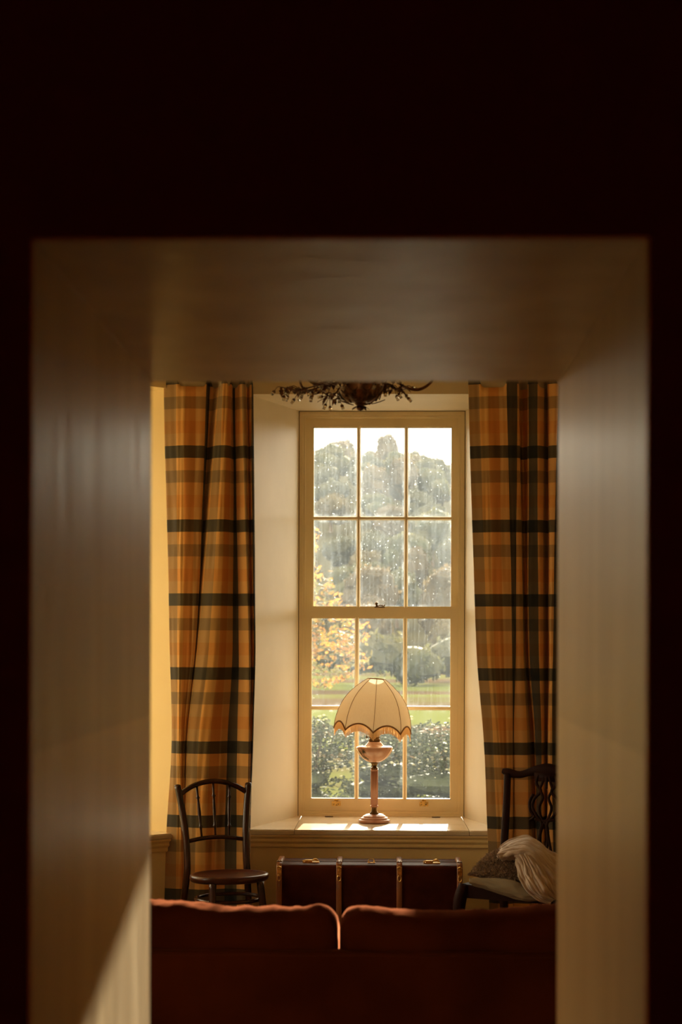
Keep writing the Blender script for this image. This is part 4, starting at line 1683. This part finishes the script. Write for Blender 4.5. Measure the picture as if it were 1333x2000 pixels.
struct(terrain('ground_field', -500, 160, 9.62, 140, 82, 60, lambda x, y: ground_z(x, y) + .12 * noise.noise(Vector((x * .2, y * .2, 0))) * (y > 14), M_grass))
struct(terrain('ground_side', -160, -3.05, -40, 9.62, 20, 10, lambda x, y: -.45, M_grass))
struct(terrain('ground_hill', -620, 220, 110, 420, 114, 60, lambda x, y: ground_z(x, y) - .5 - 3.0 * (y < 113) + hill_z(x, y) + min(1, max(0, (y - 135) / 40)) * noise.noise(Vector((x * .03, y * .03, 0))), M_hill))


def leaf_mat(name, c1, c2, tr=.5):
    c1, c2 = [q * .62 for q in c1], [q * .62 for q in c2]
    m = mat(name, c1, .7, spec=.25, trans=tr, noise_=((.8, .8, .8), c2, .35, .65, 3))
    return m


M_l = [leaf_mat('leaves_olive', (0.15, 0.13, 0.045), (0.09, 0.10, 0.04)), leaf_mat('leaves_brown', (0.17, 0.12, 0.06), (0.12, 0.09, 0.04)),
       leaf_mat('leaves_gold', (0.20, 0.15, 0.06), (0.14, 0.11, 0.05)), leaf_mat('leaves_dark', (0.10, 0.10, 0.055), (0.12, 0.11, 0.05))]
M_orange = leaf_mat('leaves_orange', (0.55, 0.23, 0.035), (0.36, 0.22, 0.05), .55)
M_yel = leaf_mat('leaves_yellow', (0.26, 0.20, 0.05), (0.13, 0.13, 0.05), .5)
M_shrub = leaf_mat('leaves_shrub', (0.07, 0.085, 0.035), (0.04, 0.045, 0.02), .25)
M_pale = leaf_mat('pale_balls', (0.85, 0.80, 0.60), (0.65, 0.62, 0.42), .7)
M_bark = mat('bark', (0.10, 0.07, 0.045), .9)


def cloud(bm, c, r, n, size, rn, core=True, mi=0):
    c, r = Vector(c), Vector(r)
    if core:
        base = len(bm.verts)
        res = bmesh.ops.create_icosphere(bm, subdivisions=2, radius=1)
        for v_ in res['verts']:
            k_ = .80 + .22 * noise.noise(v_.co * 1.7 + c * .37)
            v_.co = Vector((v_.co.x * r.x, v_.co.y * r.y, v_.co.z * r.z)) * k_ + c
    for _ in range(n):
        d = Vector((rn.gauss(0, 1), rn.gauss(0, 1), rn.gauss(0, 1))).normalized()
        k_ = (.80 + .22 * noise.noise(d * 1.7 + c * .37)) * rn.uniform(.8, 1.12)
        p = Vector((d.x * r.x, d.y * r.y, d.z * r.z)) * k_ + c
        a = Vector((rn.gauss(0, 1), rn.gauss(0, 1), rn.gauss(0, 1))).normalized() * size * rn.uniform(.6, 1.2)
        b_ = a.cross(Vector((rn.gauss(0, 1), rn.gauss(0, 1), rn.gauss(0, 1)))).normalized() * size * .6
        f_ = bm.faces.new([bm.verts.new(q) for q in (p - a, p - b_ * .8, p + a, p + b_ * .8)])
        f_.material_index = mi


def make_tree(name, label, m, seed, hgt=5.2, n=1800):
    rn = random.Random(seed)
    t = thing(name, label, 'tree')
    bm = bmesh.new()
    for k in range(7):
        a = rn.uniform(0, 2 * pi)
        cloud(bm, (1.5 * cos(a) * rn.random(), 1.5 * sin(a) * rn.random(), hgt * rn.uniform(.42, .80)), (rn.uniform(1.3, 2.0),) * 2 + (rn.uniform(1.1, 1.8),), n // 7, .20, rn)
    link('crown', bm, m, t)
    bm = bmesh.new()
    tube(bm, [(0, 0, 0), (.1, 0, hgt * .3), (-.1, .1, hgt * .6)], [.22, .17, .1], 8)
    link('trunk', bm, M_bark, t)
    return t


labs = ['hazy olive green tree on the wooded hill beyond the window', 'hazy brown autumn tree on the wooded hill beyond the window',
        'hazy golden yellow tree on the wooded hill beyond the window', 'hazy dark green tree on the wooded hill beyond the window']
nms = ['broadleaf_tree', 'broadleaf_tree', 'broadleaf_tree', 'broadleaf_tree']
grp = ['olive trees on the hill', 'brown trees on the hill', 'golden trees on the hill', 'dark trees on the hill']
protos = [make_tree(nms[i], labs[i], M_l[i], 40 + i) for i in range(4)]
for i, p in enumerate(protos):
    p['group'] = grp[i]
rn = random.Random(77)
spots = []
for j in range(17):
    y = 118 + j * 9.4
    halfw = .062 * y + 3
    nx_ = int(2 * halfw / 4.6)
    nx_ = int(nx_ * (1.0 if j < 13 else 1.5))
    for i in range(nx_ + 1):
        x = -halfw - .002 * y + i * (2 * halfw / nx_) + rn.uniform(-1.2, 1.2)
        yy = y + rn.uniform(-3, 3)
        if all((x - a) ** 2 + (yy - b_) ** 2 > 3.2 ** 2 for a, b_, _ in spots):
            spots.append((x, yy, j))
used = [False] * 4
for (x, y, j) in spots:
    if j < 5:
        k = rn.choice((2, 2, 1, 0, 1))
    else:
        k = rn.choice((0, 1, 3, 3, 0, 1, 2))
    if used[k]:
        t = copy_tree(protos[k])
    else:
        t = protos[k]
        used[k] = True
    s_ = rn.uniform(.75, 1.15)
    t.location = (x, y, ground_z(x, y) - .5 + hill_z(x, y))
    t.scale = (s_, s_, s_ * rn.uniform(.9, 1.15))
    t.rotation_euler = (0, 0, rn.uniform(0, 6.28))

# orange tree near the house, left
rn = random.Random(9)
ot = thing('autumn_tree', 'small tree with orange and yellow autumn leaves behind the left panes', 'tree', (-2.45, 30, -.45))
ot.scale = (1.5, 1.5, 1.04)
bm = bmesh.new()
for (x, y, z, r_) in ((-.2, 0, 3.3, .75), (.55, .1, 2.7, .7), (.95, 0, 2.1, .62), (.3, -.2, 2.0, .8), (-.5, 0, 2.5, .9), (.95, .2, 1.55, .55), (.2, .2, 1.3, .6), (.5, .1, 3.6, .45)):
    cloud(bm, (x, y, z), (r_, r_, r_ * .9), 260, .05, rn, False)
link('orange_leaves', bm, M_orange, ot)['label'] = 'orange leaves'
bm = bmesh.new()
for (x, y, z, r_) in ((.4, .3, 2.4, .9), (.8, .2, 1.7, .75), (-.3, .3, 2.0, .9), (.1, .3, 3.0, .8)):
    cloud(bm, (x, y, z), (r_, r_, r_ * .9), 420, .055, rn, False)
link('yellow_leaves', bm, M_yel, ot)['label'] = 'yellow green leaves'
bm = bmesh.new()
tube(bm, [(-.2, 0, 0), (-.1, 0, 1.2), (0, 0, 2.4), (-.1, 0, 3.4)], [.09, .07, .05, .02], 8, 4)
for q in ((.9, 0, 2.2), (.7, .1, 3.0), (-.8, 0, 2.8), (.8, 0, 1.6)):
    tube(bm, [(-.08, 0, 1.1), (q[0] * .5, q[1], q[2] * .75), q], [.05, .03, .012], 6, 4)
link('trunk', bm, M_bark, ot)

# hedge line at the far side of the field (dark green) and shrubs below the window
rn = random.Random(31)
for i, (x, y, rx, rz_, m, lab) in enumerate(((-6.5, 62, 3.4, 1.6, M_l[2], 'golden bush at the far edge of the field, leftmost'), (-.6, 66, 3.0, 1.5, M_l[0], 'olive bush at the far edge of the field behind the lamp'),
                                             (5.0, 70, 3.5, 1.7, M_l[3], 'dark green bush at the far edge of the field, rightmost'))):
    t = thing('field_bush', lab, 'bush', (x, y, ground_z(x, y)))
    bm = bmesh.new()
    for k in range(4):
        cloud(bm, (rn.uniform(-rx, rx) * .6, 0, rz_ * rn.uniform(.5, .9)), (rx * .45, 1.2, rz_ * .6), 260, .16, rn)
    link('foliage', bm, m, t)
shr = (('tall_shrub', -.55, 12.6, .36, 1.42, 'dark leafy shrub with small pale balls outside the bottom left pane'),
       ('tall_shrub', .02, 13.7, .40, 1.22, 'dark leafy shrub outside the bottom middle pane, behind the lamp stem'),
       ('tall_shrub', .52, 12.6, .36, 1.34, 'dark leafy shrub with small pale balls outside the bottom right pane'),
       ('tall_shrub', -1.15, 13.2, .42, 1.35, 'dark shrub farthest left below the autumn tree'),
       ('tall_shrub', 1.15, 13.1, .42, 1.30, 'dark shrub farthest right beyond the window'))
for i, (nm, x, y, r_, h_, lab) in enumerate(shr):
    t = thing(nm, lab, 'shrub', (x * 1.5, y * 1.5, -.45))
    t.scale = (1.5, 1.5, .80)
    bm = bmesh.new()
    for k in range(9):
        z = h_ * (k + 1) / 10
        cloud(bm, (rn.uniform(-.15, .15), rn.uniform(-.15, .15), z), (r_ * (1.1 - .35 * k / 9), r_ * .8, .20), 520, .026, rn, k in (1, 3))
    link('foliage', bm, M_shrub, t)
    bm = bmesh.new()
    for k in range(150 if i != 1 else 60):
        z = h_ * rn.uniform(.45, 1.12)
        p = Vector((rn.gauss(0, r_ * .55), rn.gauss(-.1, r_ * .5), z))
        s_ = rn.uniform(.006, .016)
        res = bmesh.ops.create_icosphere(bm, subdivisions=1, radius=s_, matrix=Matrix.Translation(p))  # small pale balls scattered over the foliage
    fl_ = link('pale_balls', bm, M_pale, t)
    fl_['kind'] = 'stuff'
    bm = bmesh.new()
    for k in range(6):
        a = k * 1.05
        tube(bm, [(0, 0, 0), (.1 * cos(a), .1 * sin(a), h_ * .5), (.22 * cos(a), .18 * sin(a), h_ * .95)], [.012, .009, .004], 5, 3)
    link('stems', bm, M_bark, t)
